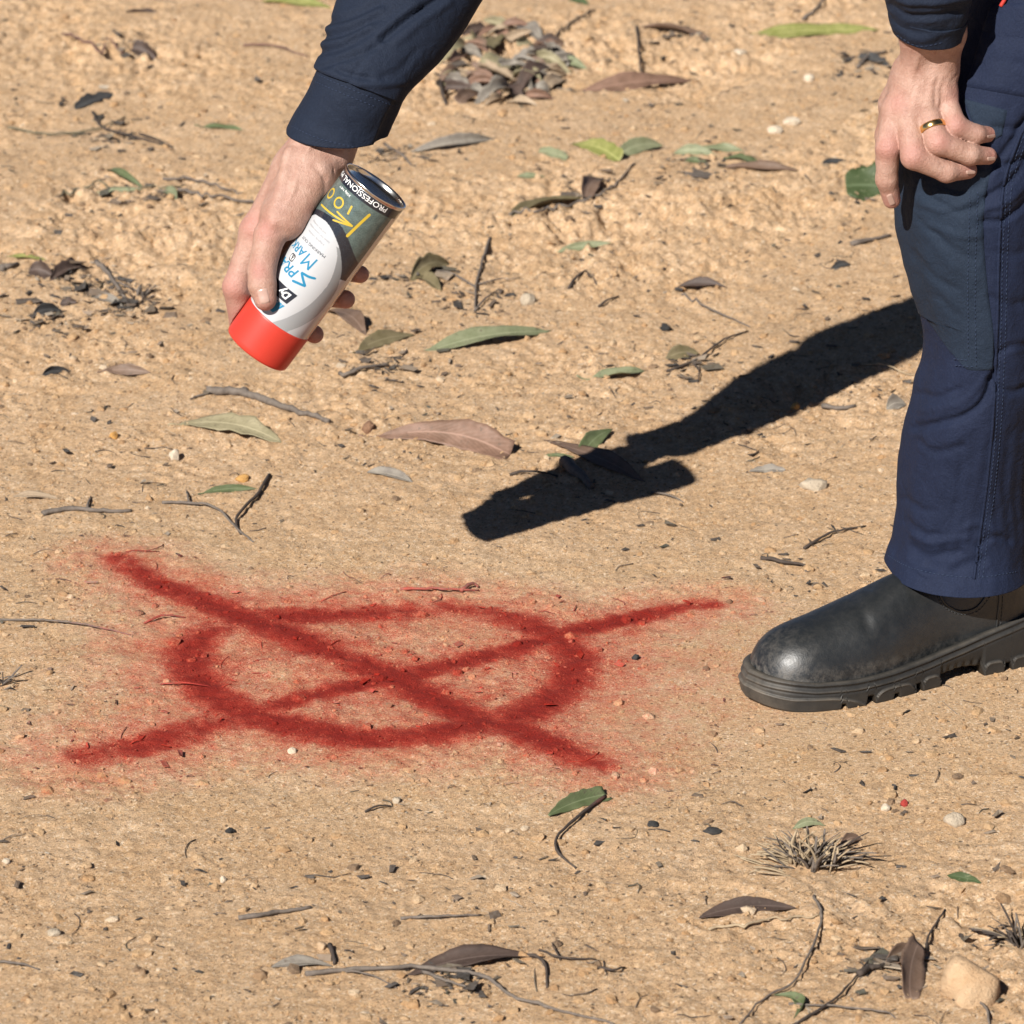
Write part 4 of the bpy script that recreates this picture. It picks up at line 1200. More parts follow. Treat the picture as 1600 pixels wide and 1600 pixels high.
def rubber_mat():
    m, nt, nodes, L, B = new_mat('dusty_rubber')
    geo = N(nt, 'ShaderNodeNewGeometry'); pos = geo.outputs['Position']
    n1 = noise_n(nt, 60, 6, 0.7, pos); n2 = noise_n(nt, 300, 4, 0.7, pos)
    b = mixc(nt, (0.007, 0.0073, 0.0073), (0.015, 0.015, 0.0146), n2.outputs[0])
    du = attr_n(nt, 'dust_and_edges')
    dm = math_n(nt, 'MULTIPLY', du.outputs['Fac'], maprange(nt, n1.outputs[0], 0.30, 0.70, 0.15, 0.85))
    b = mixc(nt, b, (0.19, 0.16, 0.125), dm)
    L.new(b, B.inputs['Base Color'])
    B.inputs['Roughness'].default_value = 0.62
    L.new(bump_n(nt, n2.outputs[0], 0.3, 0.0008), B.inputs['Normal'])
    return m
M_LEATHER = leather_mat(); M_RUBBER = rubber_mat()
# upper
P = field_grid((-4, -66, 8), (318, 66, 205), 2.2)
s_, n_, z_ = P[..., 0], P[..., 1], P[..., 2]
sk = np.array([0, 12, 40, 70, 100, 125, 150, 175, 200, 230, 260, 290, 310])
wk = np.array([46, 46, 46.5, 47.5, 48.5, 46, 41.5, 37.5, 35, 34, 34, 29, 13])
zk = np.array([60, 61, 65, 71.5, 80, 88, 96, 102, 105, 106, 104, 98, 88])
ck = np.array([-2, -1, 0, 1.0, 2.0, 2.0, 1.0, 0, 0, 0, 0, 0, 0])
W = np.interp(s_, sk, wk); Z = np.interp(s_, sk, zk); Cn = np.interp(s_, sk, ck)
ut = np.clip((62 - s_) / 60.0, 0, 0.9999); W = W * (1 - ut ** 2.5) ** 0.5; Z = 14 + (Z - 14) * (1 - np.clip((50 - s_) / 47.5, 0, 0.9999) ** 2.6) ** 0.45
f1 = ((np.abs(n_ - Cn) / W) ** 2.5 + (np.clip(z_ - 14, 0, None) / (Z - 14)) ** 2.3) ** (1 / 2.4) - 1
f1 = f1 * np.minimum(W, 40) * 0.9
sh = (np.sqrt(((s_ - 254) / 50) ** 2 + (n_ / 37.0) ** 2) - 1) * 43
sh = np.maximum(sh, z_ - 192)
# break of the shaft over the instep
f = smin(f1, sh, 26)
f = f + 1.0 * np.exp(-(cone_d(P, (118, -40, 92), (100, 44, 66), 0, 0) / 5) ** 2) + 0.9 * np.exp(-(cone_d(P, (132, -30, 100), (122, 46, 58), 0, 0) / 5) ** 2)
f = np.maximum(f, 12 - z_)
UV_, UQ = surface_net(f.astype(np.float32), P[0, 0, 0], 2.2); UV_ = relax(UV_, UQ, 3, 0.5)
boot = empty('boot', fr_boot(np.array([150.0, 0, 0]))); adopt2(boot, person)
me = mesh_np('upper', fr_boot(UV_), UQ)
attr(me, 'dust_and_edges', np.clip(0.95 - UV_[:, 0] / 60.0, 0, 1) * 0.50 + np.clip((42 - UV_[:, 2]) / 20, 0, 0.35) + 0.07)
upper = link('upper', me, M_LEATHER); adopt2(upper, boot)
UB = BVHTree.FromPolygons([tuple(p) for p in fr_boot(UV_)], [tuple(int(i) for i in q) for q in UQ])
# sole: outline walked round, wall profile with ridges, lugs and notches
NP_ = 560
ang = np.linspace(0, 2 * np.pi, NP_, endpoint=False)
so_k = np.array([-6, 0, 8, 20, 40, 70, 100, 130, 160, 190, 220, 250, 280, 300, 312, 318])
wo_k = np.array([0, 20, 31, 41, 50, 56, 57.5, 55, 51, 48.5, 47.5, 47.5, 46, 41, 28, 0.0])
from_s = lambda s: np.interp(s, so_k, wo_k)
ss = 156 - 162 * np.cos(ang); ww = from_s(ss)
out_ = np.stack([ss, -np.sign(np.sin(ang)) * ww * 1.0, 0 * ss], -1)
# even spacing and smoothing of the outline
for _ in range(22): out_ = 0.5 * out_ + 0.25 * (np.roll(out_, 1, 0) + np.roll(out_, -1, 0))
per = np.concatenate([[0], np.cumsum(np.linalg.norm(np.diff(np.vstack([out_, out_[:1]]), axis=0), axis=1))])
tt = np.linspace(0, per[-1], NP_, endpoint=False)
out_ = np.stack([np.interp(tt, per, np.append(out_[:, i], out_[0, i])) for i in range(3)], -1)
tg = np.roll(out_, -1, 0) - np.roll(out_, 1, 0); tg /= np.linalg.norm(tg, axis=1)[:, None]
nr = np.stack([tg[:, 1], -tg[:, 0], 0 * tg[:, 0]], -1)
if ((out_ - out_.mean(0)) * nr).sum() < 0: nr = -nr
s_o = out_[:, 0]
z_top = np.interp(s_o, [-6, 10, 40, 80, 120, 160, 200, 235, 270, 318], [33, 31.5, 28, 26.5, 27.5, 31, 37.5, 45, 52, 56])
LUGS = [(-10, 90), (98, 144), (152, 174), (222, 246), (253, 274), (281, 330)]
def lug_top(s):
    """height of the rounded lug panels along the wall, 0 between lugs"""
    r = np.zeros_like(s)
    for a, b in LUGS:
        u = np.clip((s - a) / (b - a), 0, 1); inside = (s > a) & (s < b)
        if a < 0: hgt = 14.5 * np.clip(1 - ((s - 30) / 62).clip(0) ** 3, 0, 1)
        elif a > 270: hgt = 15.0 * (1 - ((274 + 12 - s) / 12).clip(0) ** 2 * 0.9)
        else: hgt = 14.5 * np.sqrt(np.clip(1 - (2 * u - 1) ** 4, 0, 1))
        r = np.where(inside, np.maximum(r, hgt), r)
    return r
lt = lug_top(s_o)
gap = np.ones_like(s_o)
for a, b in LUGS: gap = np.where((s_o > a) & (s_o < b), 0, gap)
arch = (s_o > 174) & (s_o < 222)
spring = 5.0 * np.clip((26 - s_o) / 32, 0, 1) ** 1.6
z_bot = np.where(arch, 13.0 - 3.0 * np.abs((s_o - 200) / 24), np.where(gap > 0, 8.5, 0.0)) + spring
for c0 in (66, 122):
    z_bot = np.where(np.abs(s_o - c0) < 3.0, np.maximum(z_bot, 5.5), z_bot)
NZ = 46
tz = np.linspace(0, 1, NZ)
ZZ = z_bot[:, None] + (z_top - z_bot)[:, None] * tz[None]
dtop = z_top[:, None] - ZZ
o = np.zeros_like(ZZ)
o += -2.6 * np.exp(-(dtop / 1.1) ** 2)                              # rounded top edge
o += -1.7 * np.exp(-((dtop - 4.6) / 2.1) ** 2)                      # groove under the welt
o += 0.9 * np.exp(-((dtop - 8.0) / 1.3) ** 2)                       # ridge
o += -0.6 * np.exp(-((dtop - 10.2) / 1.0) ** 2)
lug = lt[:, None] - (ZZ - spring[:, None])
o += 1.9 * sstep(-0.3, 1.0, lug) + 0.9 * np.exp(-((lug - 0.9) / 0.7) ** 2) * (lt[:, None] > 2)
o += -2.0 * np.exp(-((ZZ - z_bot[:, None]) / 1.2) ** 2)             # worn lower edge
o += np.where(arch[:, None], -4.0 * (1 - tz[None]) ** 2 + 1.3 * np.cos(s_o[:, None] * 2 * np.pi / 9.0) * np.exp(-((ZZ - 15) / 4.0) ** 2), 0)
o += 0.8 * np.sin(tz[None] * np.pi) + -2.0 * np.clip((14 - ZZ) / 14, 0, 1) * np.clip((30 - s_o[:, None]) / 36, 0, 1)
V = out_[:, None] + nr[:, None] * o[..., None]
V[..., 2] = ZZ
V = V.transpose(1, 0, 2)                                             # rows by height
inner = out_ - nr * 9.0; inner[:, 2] = z_top - 1.0
inner2 = out_ - nr * 14.0; inner2[:, 2] = z_top - 6.0
bot1 = out_ - nr * 7.0; bot1[:, 2] = z_bot + 0.4
mid = np.stack([s_o, 0 * s_o, z_bot + 2.0], -1)
V = np.concatenate([mid[None], bot1[None], V, inner[None], inner2[None]], 0)
me = mesh_np('sole', fr_boot(V.reshape(-1, 3)), grid_faces(V.shape[0], NP_, True))
zz_ = V[..., 2].reshape(-1); s2 = V[..., 0].reshape(-1)
lugv = np.concatenate([np.zeros((2, NP_)), np.exp(-((lug.T - 0.9) / 0.9) ** 2) * (lt[None] > 2) + np.exp(-(dtop.T / 1.2) ** 2) * 0.6 + np.exp(-((dtop.T - 8.0) / 0.9) ** 2) * 0.5, np.zeros((2, NP_))], 0).reshape(-1)  # paler bands along the lug outlines, top edge and ridge
attr(me, 'dust_and_edges', np.clip(0.05 + 0.16 * np.clip((16 - zz_) / 16, 0, 1) + 0.42 * np.clip((24 - s2) / 26, 0, 1) + 0.50 * lugv, 0, 1))
sole = link('sole', me, M_RUBBER); adopt2(sole, boot)
welt('seam', UB, [(1562, 912), (1561, 940), (1558, 970), (1556, 994)], 0.0012, M_LEATHER, boot, 0.0002)
gus = welt('elastic_gusset', UB, [(1466, 924), (1478, 944), (1500, 955), (1524, 950), (1542, 930)], 0.0013, M_LEATHER, boot, 0.0001)
stitches('stitching', UB, [[(1462, 926), (1475, 948), (1500, 960), (1527, 955), (1547, 932)], [(1567, 915), (1566, 945), (1562, 990)]], simple_mat('black_thread', (0.03, 0.03, 0.03), 0.6), boot, r=0.0005, step=0.0036)
# the other boot, out of the picture
b2 = boot.copy(); col.objects.link(b2); b2.parent = None
kids = [(c.copy(), c) for c in (upper, sole)]
rot = Matrix.Translation(Vector((1.13, 0.16, 0))) @ Matrix.Rotation(math.radians(16), 4, 'Z')
bpy.context.view_layer.update()
for c, src in kids:
    col.objects.link(c); c.parent = b2; c.matrix_parent_inverse = src.matrix_parent_inverse.copy()
b2.matrix_world = rot @ Matrix.Rotation(0, 4, 'Z')
bpy.context.view_layer.update()
bw = b2.matrix_world.copy(); b2.parent = person; b2.matrix_parent_inverse = person.matrix_world.inverted(); b2.matrix_basis = bw
# ------------------------------------------------------------------ fallen leaves, twigs, stones
def leaf_mat(name, c, c2, blotch=(0.08, 0.06, 0.045), rough=0.6):
    m, nt, nodes, L, B = new_mat(name)
    uvn = N(nt, 'ShaderNodeUVMap'); sep = N(nt, 'ShaderNodeSeparateXYZ'); L.new(uvn.outputs[0], sep.inputs[0])
    geo = N(nt, 'ShaderNodeNewGeometry'); pos = geo.outputs['Position']
    n1 = noise_n(nt, 60, 5, 0.65, pos); n2 = noise_n(nt, 260, 3, 0.6, pos)
    b = mixc(nt, c, c2, maprange(nt, n1.outputs[0], 0.35, 0.65))
    b = mixc(nt, b, blotch, maprange(nt, n2.outputs[0], 0.60, 0.70, 0, 0.75))
    d = math_n(nt, 'ABSOLUTE', math_n(nt, 'SUBTRACT', sep.outputs[1], 0.5))
    rib = maprange(nt, d, 0.018, 0.045, 0.55, 0.0)
    b = mixc(nt, b, tuple(min(1, x * 1.5 + 0.03) for x in c2), rib)
    # side veins
    ph_ = math_n(nt, 'SINE', math_n(nt, 'MULTIPLY_ADD', sep.outputs[0], 95.0, math_n(nt, 'MULTIPLY', d, -46.0)))
    L.new(b, B.inputs['Base Color'])
    B.inputs['Roughness'].default_value = rough; B.inputs['Specular IOR Level'].default_value = 0.35
    nb = bump_n(nt, ph_, 0.12, 0.0006); nb = bump_n(nt, n2.outputs[0], 0.25, 0.0008, nb)
    L.new(nb, B.inputs['Normal'])
    return m
LM = {
 'pink': leaf_mat('leaf_pinkish_brown', (0.135, 0.078, 0.052), (0.21, 0.125, 0.088)), 'brown': leaf_mat('leaf_brown', (0.115, 0.072, 0.048), (0.165, 0.11, 0.08)),
 'dark': leaf_mat('leaf_dark_brown', (0.045, 0.030, 0.024), (0.075, 0.050, 0.040)), 'char': leaf_mat('leaf_charcoal', (0.028, 0.028, 0.029), (0.060, 0.058, 0.056)),
 'olive': leaf_mat('leaf_olive', (0.115, 0.095, 0.048), (0.165, 0.135, 0.075)), 'green': leaf_mat('leaf_green', (0.068, 0.088, 0.036), (0.110, 0.130, 0.062)),
 'dgreen': leaf_mat('leaf_deep_green', (0.036, 0.055, 0.018), (0.054, 0.076, 0.030), (0.19, 0.20, 0.12)), 'pale': leaf_mat('leaf_pale_grey_green', (0.19, 0.165, 0.095), (0.27, 0.235, 0.145)),
 'sage': leaf_mat('leaf_sage', (0.135, 0.150, 0.080), (0.200, 0.210, 0.125)), 'yell': leaf_mat('leaf_yellow_green', (0.155, 0.165, 0.042), (0.25, 0.245, 0.085)),
 'tan': leaf_mat('leaf_tan', (0.26, 0.19, 0.125), (0.36, 0.275, 0.19)), 'grey': leaf_mat('leaf_weathered_grey', (0.145, 0.125, 0.105), (0.225, 0.20, 0.165)),
}
def bark_mat(name, c, c2):
    m, nt, nodes, L, B = new_mat(name)
    geo = N(nt, 'ShaderNodeNewGeometry'); pos = geo.outputs['Position']
    n1 = noise_n(nt, 160, 5, 0.7, pos); n2 = noise_n(nt, 700, 3, 0.6, pos)
    b = mixc(nt, c, c2, maprange(nt, n1.outputs[0], 0.3, 0.7))
    p = attr_n(nt, 'paint')
    b = paint_over(nt, b, p.outputs['Fac'])
    L.new(b, B.inputs['Base Color']); B.inputs['Roughness'].default_value = 0.85
    nb = bump_n(nt, n1.outputs[0], 0.6, 0.0016); nb = bump_n(nt, n2.outputs[0], 0.3, 0.0006, nb)
    L.new(nb, B.inputs['Normal'])
    return m
TM = {'dark': bark_mat('twig_dark', (0.030, 0.022, 0.018), (0.075, 0.055, 0.043)), 'grey': bark_mat('twig_grey', (0.085, 0.068, 0.056), (0.17, 0.14, 0.115)),
      'red': bark_mat('twig_reddish', (0.11, 0.055, 0.042), (0.17, 0.095, 0.075)), 'tan': bark_mat('twig_straw', (0.27, 0.20, 0.125), (0.40, 0.31, 0.20)), 'olive': bark_mat('twig_olive', (0.10, 0.085, 0.05), (0.17, 0.145, 0.09))}

lr = np.random.RandomState(5)
def pxscale(p): return -((np.asarray(p) - CAM) @ TW) / FPX
def blade_mesh(name, B_, T_, wpx, bend, arch, curl, side, shape, lift, wmax=None, twist=0.0, nu=22, nv=9, up0=0.0):
    B_, T_ = np.array(B_), np.array(T_)
    D_ = T_ - B_; Ln = np.linalg.norm(D_); dr = D_ / Ln
    sc = pxscale((B_ + T_) / 2)
    across = abs(dr[1])                                              # how far the leaf points away from the lens
    want = wpx * sc
    wph = min(max(want * 1.05, 0.26 * Ln if wmax is None else wmax * Ln), max(want * 2.4, 0.004))
    vis = np.clip(want / wph, 0.36, 1.0)
    tau = max(math.asin(vis) - PITCH, 0.05) * side
    lat = np.cross([0, 0, 1.0], dr); lat /= np.linalg.norm(lat)
    if lat[1] < 0: lat = -lat
    nz = np.array([0, 0, 1.0])
    V, uv = [], []
    ph1, ph2 = lr.uniform(0, 6.28, 2)
    f1, f2 = lr.uniform(1.2, 2.4), lr.uniform(2.0, 3.6)
    for i in range(nu):
        u = i / (nu - 1)
        if shape == 'lance': w = (math.sin(math.pi * min(1, u ** 0.85)) ** 0.85) * (1 - 0.12 * u)
        elif shape == 'broad': w = min(1.0, (math.sin(math.pi * (0.06 + 0.88 * u)) ** 0.42)) * (1 + 0.05 * math.sin(u * 23 + ph1) + 0.06 * math.sin(u * 9 + ph2))
        elif shape == 'cut': w = min(1.0, math.sin(math.pi * min(0.5, 0.02 + u * 0.62)) ** 0.8) * (1 + 0.05 * math.sin(u * 31 + ph1))
        else: w = (math.sin(math.pi * u) ** 0.6) * (1 + 0.12 * math.sin(u * 17 + ph1) + 0.1 * math.sin(u * 29 + ph2))
        w *= 1 + 0.06 * math.sin(u * 41 + ph2) * math.sin(u * 13 + ph1)
        w = max(w, 0.02) * wph / 2
        c = B_ + D_ * u + lat * (bend * Ln * 4 * u * (1 - u)) + nz * (arch * Ln * 4 * u * (1 - u) + up0 * Ln * u)
        tw = tau + twist * (u - 0.5) + 0.18 * math.sin(f1 * 2 * u + ph1)
        e = lat * math.cos(tw) + nz * math.sin(tw) * 1.0
        en = np.cross(dr, e); en *= np.sign(en[2] + 1e-9)
        for j in range(nv):
            v = 2 * j / (nv - 1) - 1
            wav = 0.20 * math.sin(f2 * 6.28 * u * 0.5 + ph2 + 1.2 * v) * abs(v) ** 2
            fold = curl * (v * v) + wav
            V.append(c + e * (v * w) + en * (fold * w))
            uv.append((u, (v + 1) / 2))
    V = np.array(V)
    g = gz(V[:, 0], V[:, 1])
    pen = (g + 0.0006 - V[:, 2])
    V[:, 2] += np.quantile(pen, 0.80) + lift                         # rests with its lower edge on the soil
    low = V[:, 2] < gz(V[:, 0], V[:, 1]) + 0.0005
    V[low, 2] = gz(V[low, 0], V[low, 1]) + 0.0005
    me = mesh_np(name, V, grid_faces(nu, nv))
    ul = me.uv_layers.new(name='UVMap')
    li = np.empty(len(me.loops), np.int32); me.loops.foreach_get('vertex_index', li)
    ul.data.foreach_set('uv', np.array(uv, np.float32)[li].ravel())
    return me, V.reshape(nu, nv, 3)

def leaf(b, t, wpx, mat, label, bend=0.05, arch=0.02, curl=0.25, side=1, shape='lance', stalk=0, lift=0.0, group=None, cat='leaf', name='fallen_leaf', wmax=None, twist=0.3, up0=0.0):
    B_ = onground(*b); T_ = onground(*t)
    me, G_ = blade_mesh('blade' if stalk else name, B_, T_, wpx, bend, arch, curl, side, shape, lift, wmax, twist, up0=up0)
    if stalk:
        root = empty(name, G_[0, 4])
        o = link('blade', me, LM[mat]); adopt(o, root)
        d0 = G_[0, 4] - G_[3, 4]; d0 /= np.linalg.norm(d0)
        Ls = stalk * pxscale(B_)
        pth = np.array([G_[4, 4], G_[2, 4], G_[0, 4], G_[0, 4] + d0 * Ls * 0.5 + np.array([0, 0, -0.0005]), G_[0, 4] + d0 * Ls])
        for i_ in (3, 4): pth[i_, 2] = max(pth[i_, 2], gz(pth[i_, 0], pth[i_, 1])[0] + 0.0008)
        v_, f_ = tube_np(catmull(pth, 12), np.linspace(0.0005, 0.0011, 12), 6)
        s = link('stalk', mesh_np('stalk', v_, f_), LM[mat]); adopt(s, root)
        top = root
    else:
        o = link(name, me, LM[mat]); top = o
    md = o.modifiers.new('thickness', 'SOLIDIFY'); md.thickness = 0.00045; md.offset = 0
    tag(top, label, cat, group)
    return top

def twig_path(pts, n, r0, r1, hump=0.0, jit=0.25, lift=0.0):
    P_ = catmull(pts, n) if len(pts) > 2 else np.stack([np.linspace(pts[0][i], pts[1][i], n) for i in (0, 1)], -1)
    W_ = np.array([onground(*p) for p in P_])
    W_[:, 2] = np.convolve(np.pad(W_[:, 2], 3, mode='edge'), np.ones(7) / 7, 'valid')
    g = gz(W_[:, 0], W_[:, 1]); W_[:, 2] = np.maximum(W_[:, 2], g)
    t = np.linspace(0, 1, n)
    r = np.linspace(r0, r1, n)
    W_[:, 2] += r * 0.75 + hump * np.sin(math.pi * t) + lift
    W_[:, :2] += lr.normal(0, 1, (n, 2)) * (r * jit)[:, None]
    r = r * (1 + 0.09 * lr.normal(0, 1, n)).clip(0.75, 1.3)
    return W_, r

def twig(pts, thick, mat, label, branches=(), taper=0.55, hump=0.004, name='twig', cat='twig', group=None, n=None, jit=0.16, k=8):
    """thick: thickness in photo points at the first end"""
    sc = pxscale(onground(*pts[0])); r0 = max(thick * sc / 2, 0.0006)
    ln = sum(math.hypot(b[0] - a[0], b[1] - a[1]) for a, b in zip(pts[:-1], pts[1:]))
    n = n or int(max(8, min(40, ln / 7)))
    W_, r = twig_path(pts, n, r0, r0 * taper, hump, jit)
    v_, f_ = tube_np(W_, r, k)
    me = mesh_np(name, v_, f_); attr(me, 'paint', paint_density(v_[:, 0], v_[:, 1]))
    o = link(name, me, TM[mat])
    for bp, bt in branches:
        Wb, rb = twig_path(bp, max(6, n // 2), max(bt * sc / 2, 0.0005), max(bt * sc / 4, 0.00035), hump * 0.8, jit, lift=0.0008)
        v_, f_ = tube_np(Wb, rb, 6)
        mb = mesh_np('side_shoot', v_, f_); attr(mb, 'paint', paint_density(v_[:, 0], v_[:, 1]))
        s = link('side_shoot', mb, TM[mat]); s.parent = o
    tag(o, label, cat, group)
    return o

def stone_mat(name, c, c2, c3=None):
    m, nt, nodes, L, B = new_mat(name)
    geo = N(nt, 'ShaderNodeNewGeometry'); pos = geo.outputs['Position']
    n1 = noise_n(nt, 55, 6, 0.7, pos); n2 = noise_n(nt, 350, 4, 0.7, pos)
    b = mixc(nt, c, c2, maprange(nt, n1.outputs[0], 0.35, 0.65))
    b = mixc(nt, b, c3 or tuple(x * 0.6 for x in c), maprange(nt, n2.outputs[0], 0.55, 0.75, 0, 0.6))
    L.new(b, B.inputs['Base Color']); B.inputs['Roughness'].default_value = 0.9
    nb = bump_n(nt, n1.outputs[0], 0.9, 0.006); nb = bump_n(nt, n2.outputs[0], 0.8, 0.002, nb)
    L.new(nb, B.inputs['Normal'])
    return m
SM = {'clay': stone_mat('clay_rock', (0.42, 0.27, 0.150), (0.50, 0.35, 0.215), (0.37, 0.20, 0.09)), 'white': stone_mat('quartz', (0.50, 0.40, 0.29), (0.62, 0.53, 0.41)),
      'orange': stone_mat('ochre_stone', (0.48, 0.25, 0.07), (0.56, 0.31, 0.10)), 'brown': stone_mat('ironstone', (0.16, 0.08, 0.045), (0.25, 0.14, 0.08)),
      'grey': stone_mat('grey_stone', (0.36, 0.29, 0.21), (0.48, 0.40, 0.30)), 'black': stone_mat('charcoal', (0.018, 0.018, 0.018), (0.045, 0.042, 0.04)), 'red': stone_mat('painted_stone', (0.25, 0.02, 0.014), (0.34, 0.04, 0.03))}
def stone(px, py, rx, ry, mat, label, sink=0.30, seed=1, rough=0.22, group=None, name='stone', cat='stone'):
    c = onground(px, py + ry * 0.6); sc = pxscale(c)
    V = ICO3_V.copy()
    o3 = perlin(V[:, 0] * 1.3 + V[:, 2] * 0.9 + seed, V[:, 1] * 1.3 + V[:, 2] * 0.7, seed) * rough + perlin(V[:, 0] * 3.1 - V[:, 2] * 2.2, V[:, 1] * 2.9 + V[:, 2] * 2.0, seed + 9) * rough * 0.45
    V = V * (1 + o3 * (1.7 if mat == 'black' else 1.25))[:, None]
    # a few flat facets
    r_ = np.random.RandomState(seed)
    for _ in range(6):
        d_ = r_.normal(size=3); d_ /= np.linalg.norm(d_); lim = r_.uniform(0.68, 0.9)
        e = V @ d_ - lim; V = V - np.clip(e, 0, None)[:, None] * d_ * 0.85
    a = r_.uniform(0, 6.28); R_ = np.array([[math.cos(a), -math.sin(a), 0], [math.sin(a), math.cos(a), 0], [0, 0, 1]])
    V = (V @ R_.T) * np.array([rx * sc, (rx * 0.5 + ry * 0.7) * sc, ry * sc * 1.15])
    V = V + c + np.array([0, ry * sc * 0.4, ry * sc * (1 - 2 * sink) * 0.9])
    me = mesh_np(name, V, ICO3_F); 
    o = link(name, me, SM[mat]); tag(o, label, cat, group)
    return o

def tuft(cx, cy, wpx, hpx, n, label, seed, mats=('tan', 'grey', 'dark'), split=(0.55, 0.85)):
    """cut-off grass clump: short stiff stubs fanning out of one crown"""
    r_ = np.random.RandomState(seed); c = onground(cx, cy); sc = pxscale(c)
    root = empty('grass_tuft', c)
    groups = {m: [] for m in mats}
    for k in range(n):
        a = r_.uniform(-1.25, 1.25); b = r_.uniform(-0.9, 0.5)
        base = c + np.array([r_.normal(0, wpx * sc * 0.10) + a * wpx * sc * 0.12, r_.normal(0, 0.012), 0.0])
        base[2] = gz(base[0], base[1])[0] - 0.002
        Ln = hpx * sc * r_.uniform(0.55, 1.25)
        d_ = np.array([math.sin(a), b * 0.6, math.cos(a) * 0.75 + 0.12]); d_ /= np.linalg.norm(d_)
        t = np.linspace(0, 1, 6)[:, None]
        path = base + d_ * Ln * t + np.array([r_.normal(0, 0.15), r_.normal(0, 0.15), -0.18]) * Ln * t ** 2
        w = r_.uniform(0.0010, 0.0022)
        q = r_.rand(); m = mats[0] if q < split[0] else mats[1] if q < split[1] else mats[2]
        groups[m].append(tube_np(path, w * np.array([0.7, 1, 1, 0.95, 0.85, 0.6]), 5, 0.45))
    for m, g in groups.items():
        if not g: continue
        v_, f_ = merge_np(g); o = link('grass_stubs', mesh_np('grass_stubs', v_, f_), TM[m]); adopt(o, root); o['kind'] = 'stuff'
    tag(root, label, 'grass tuft')
    return root

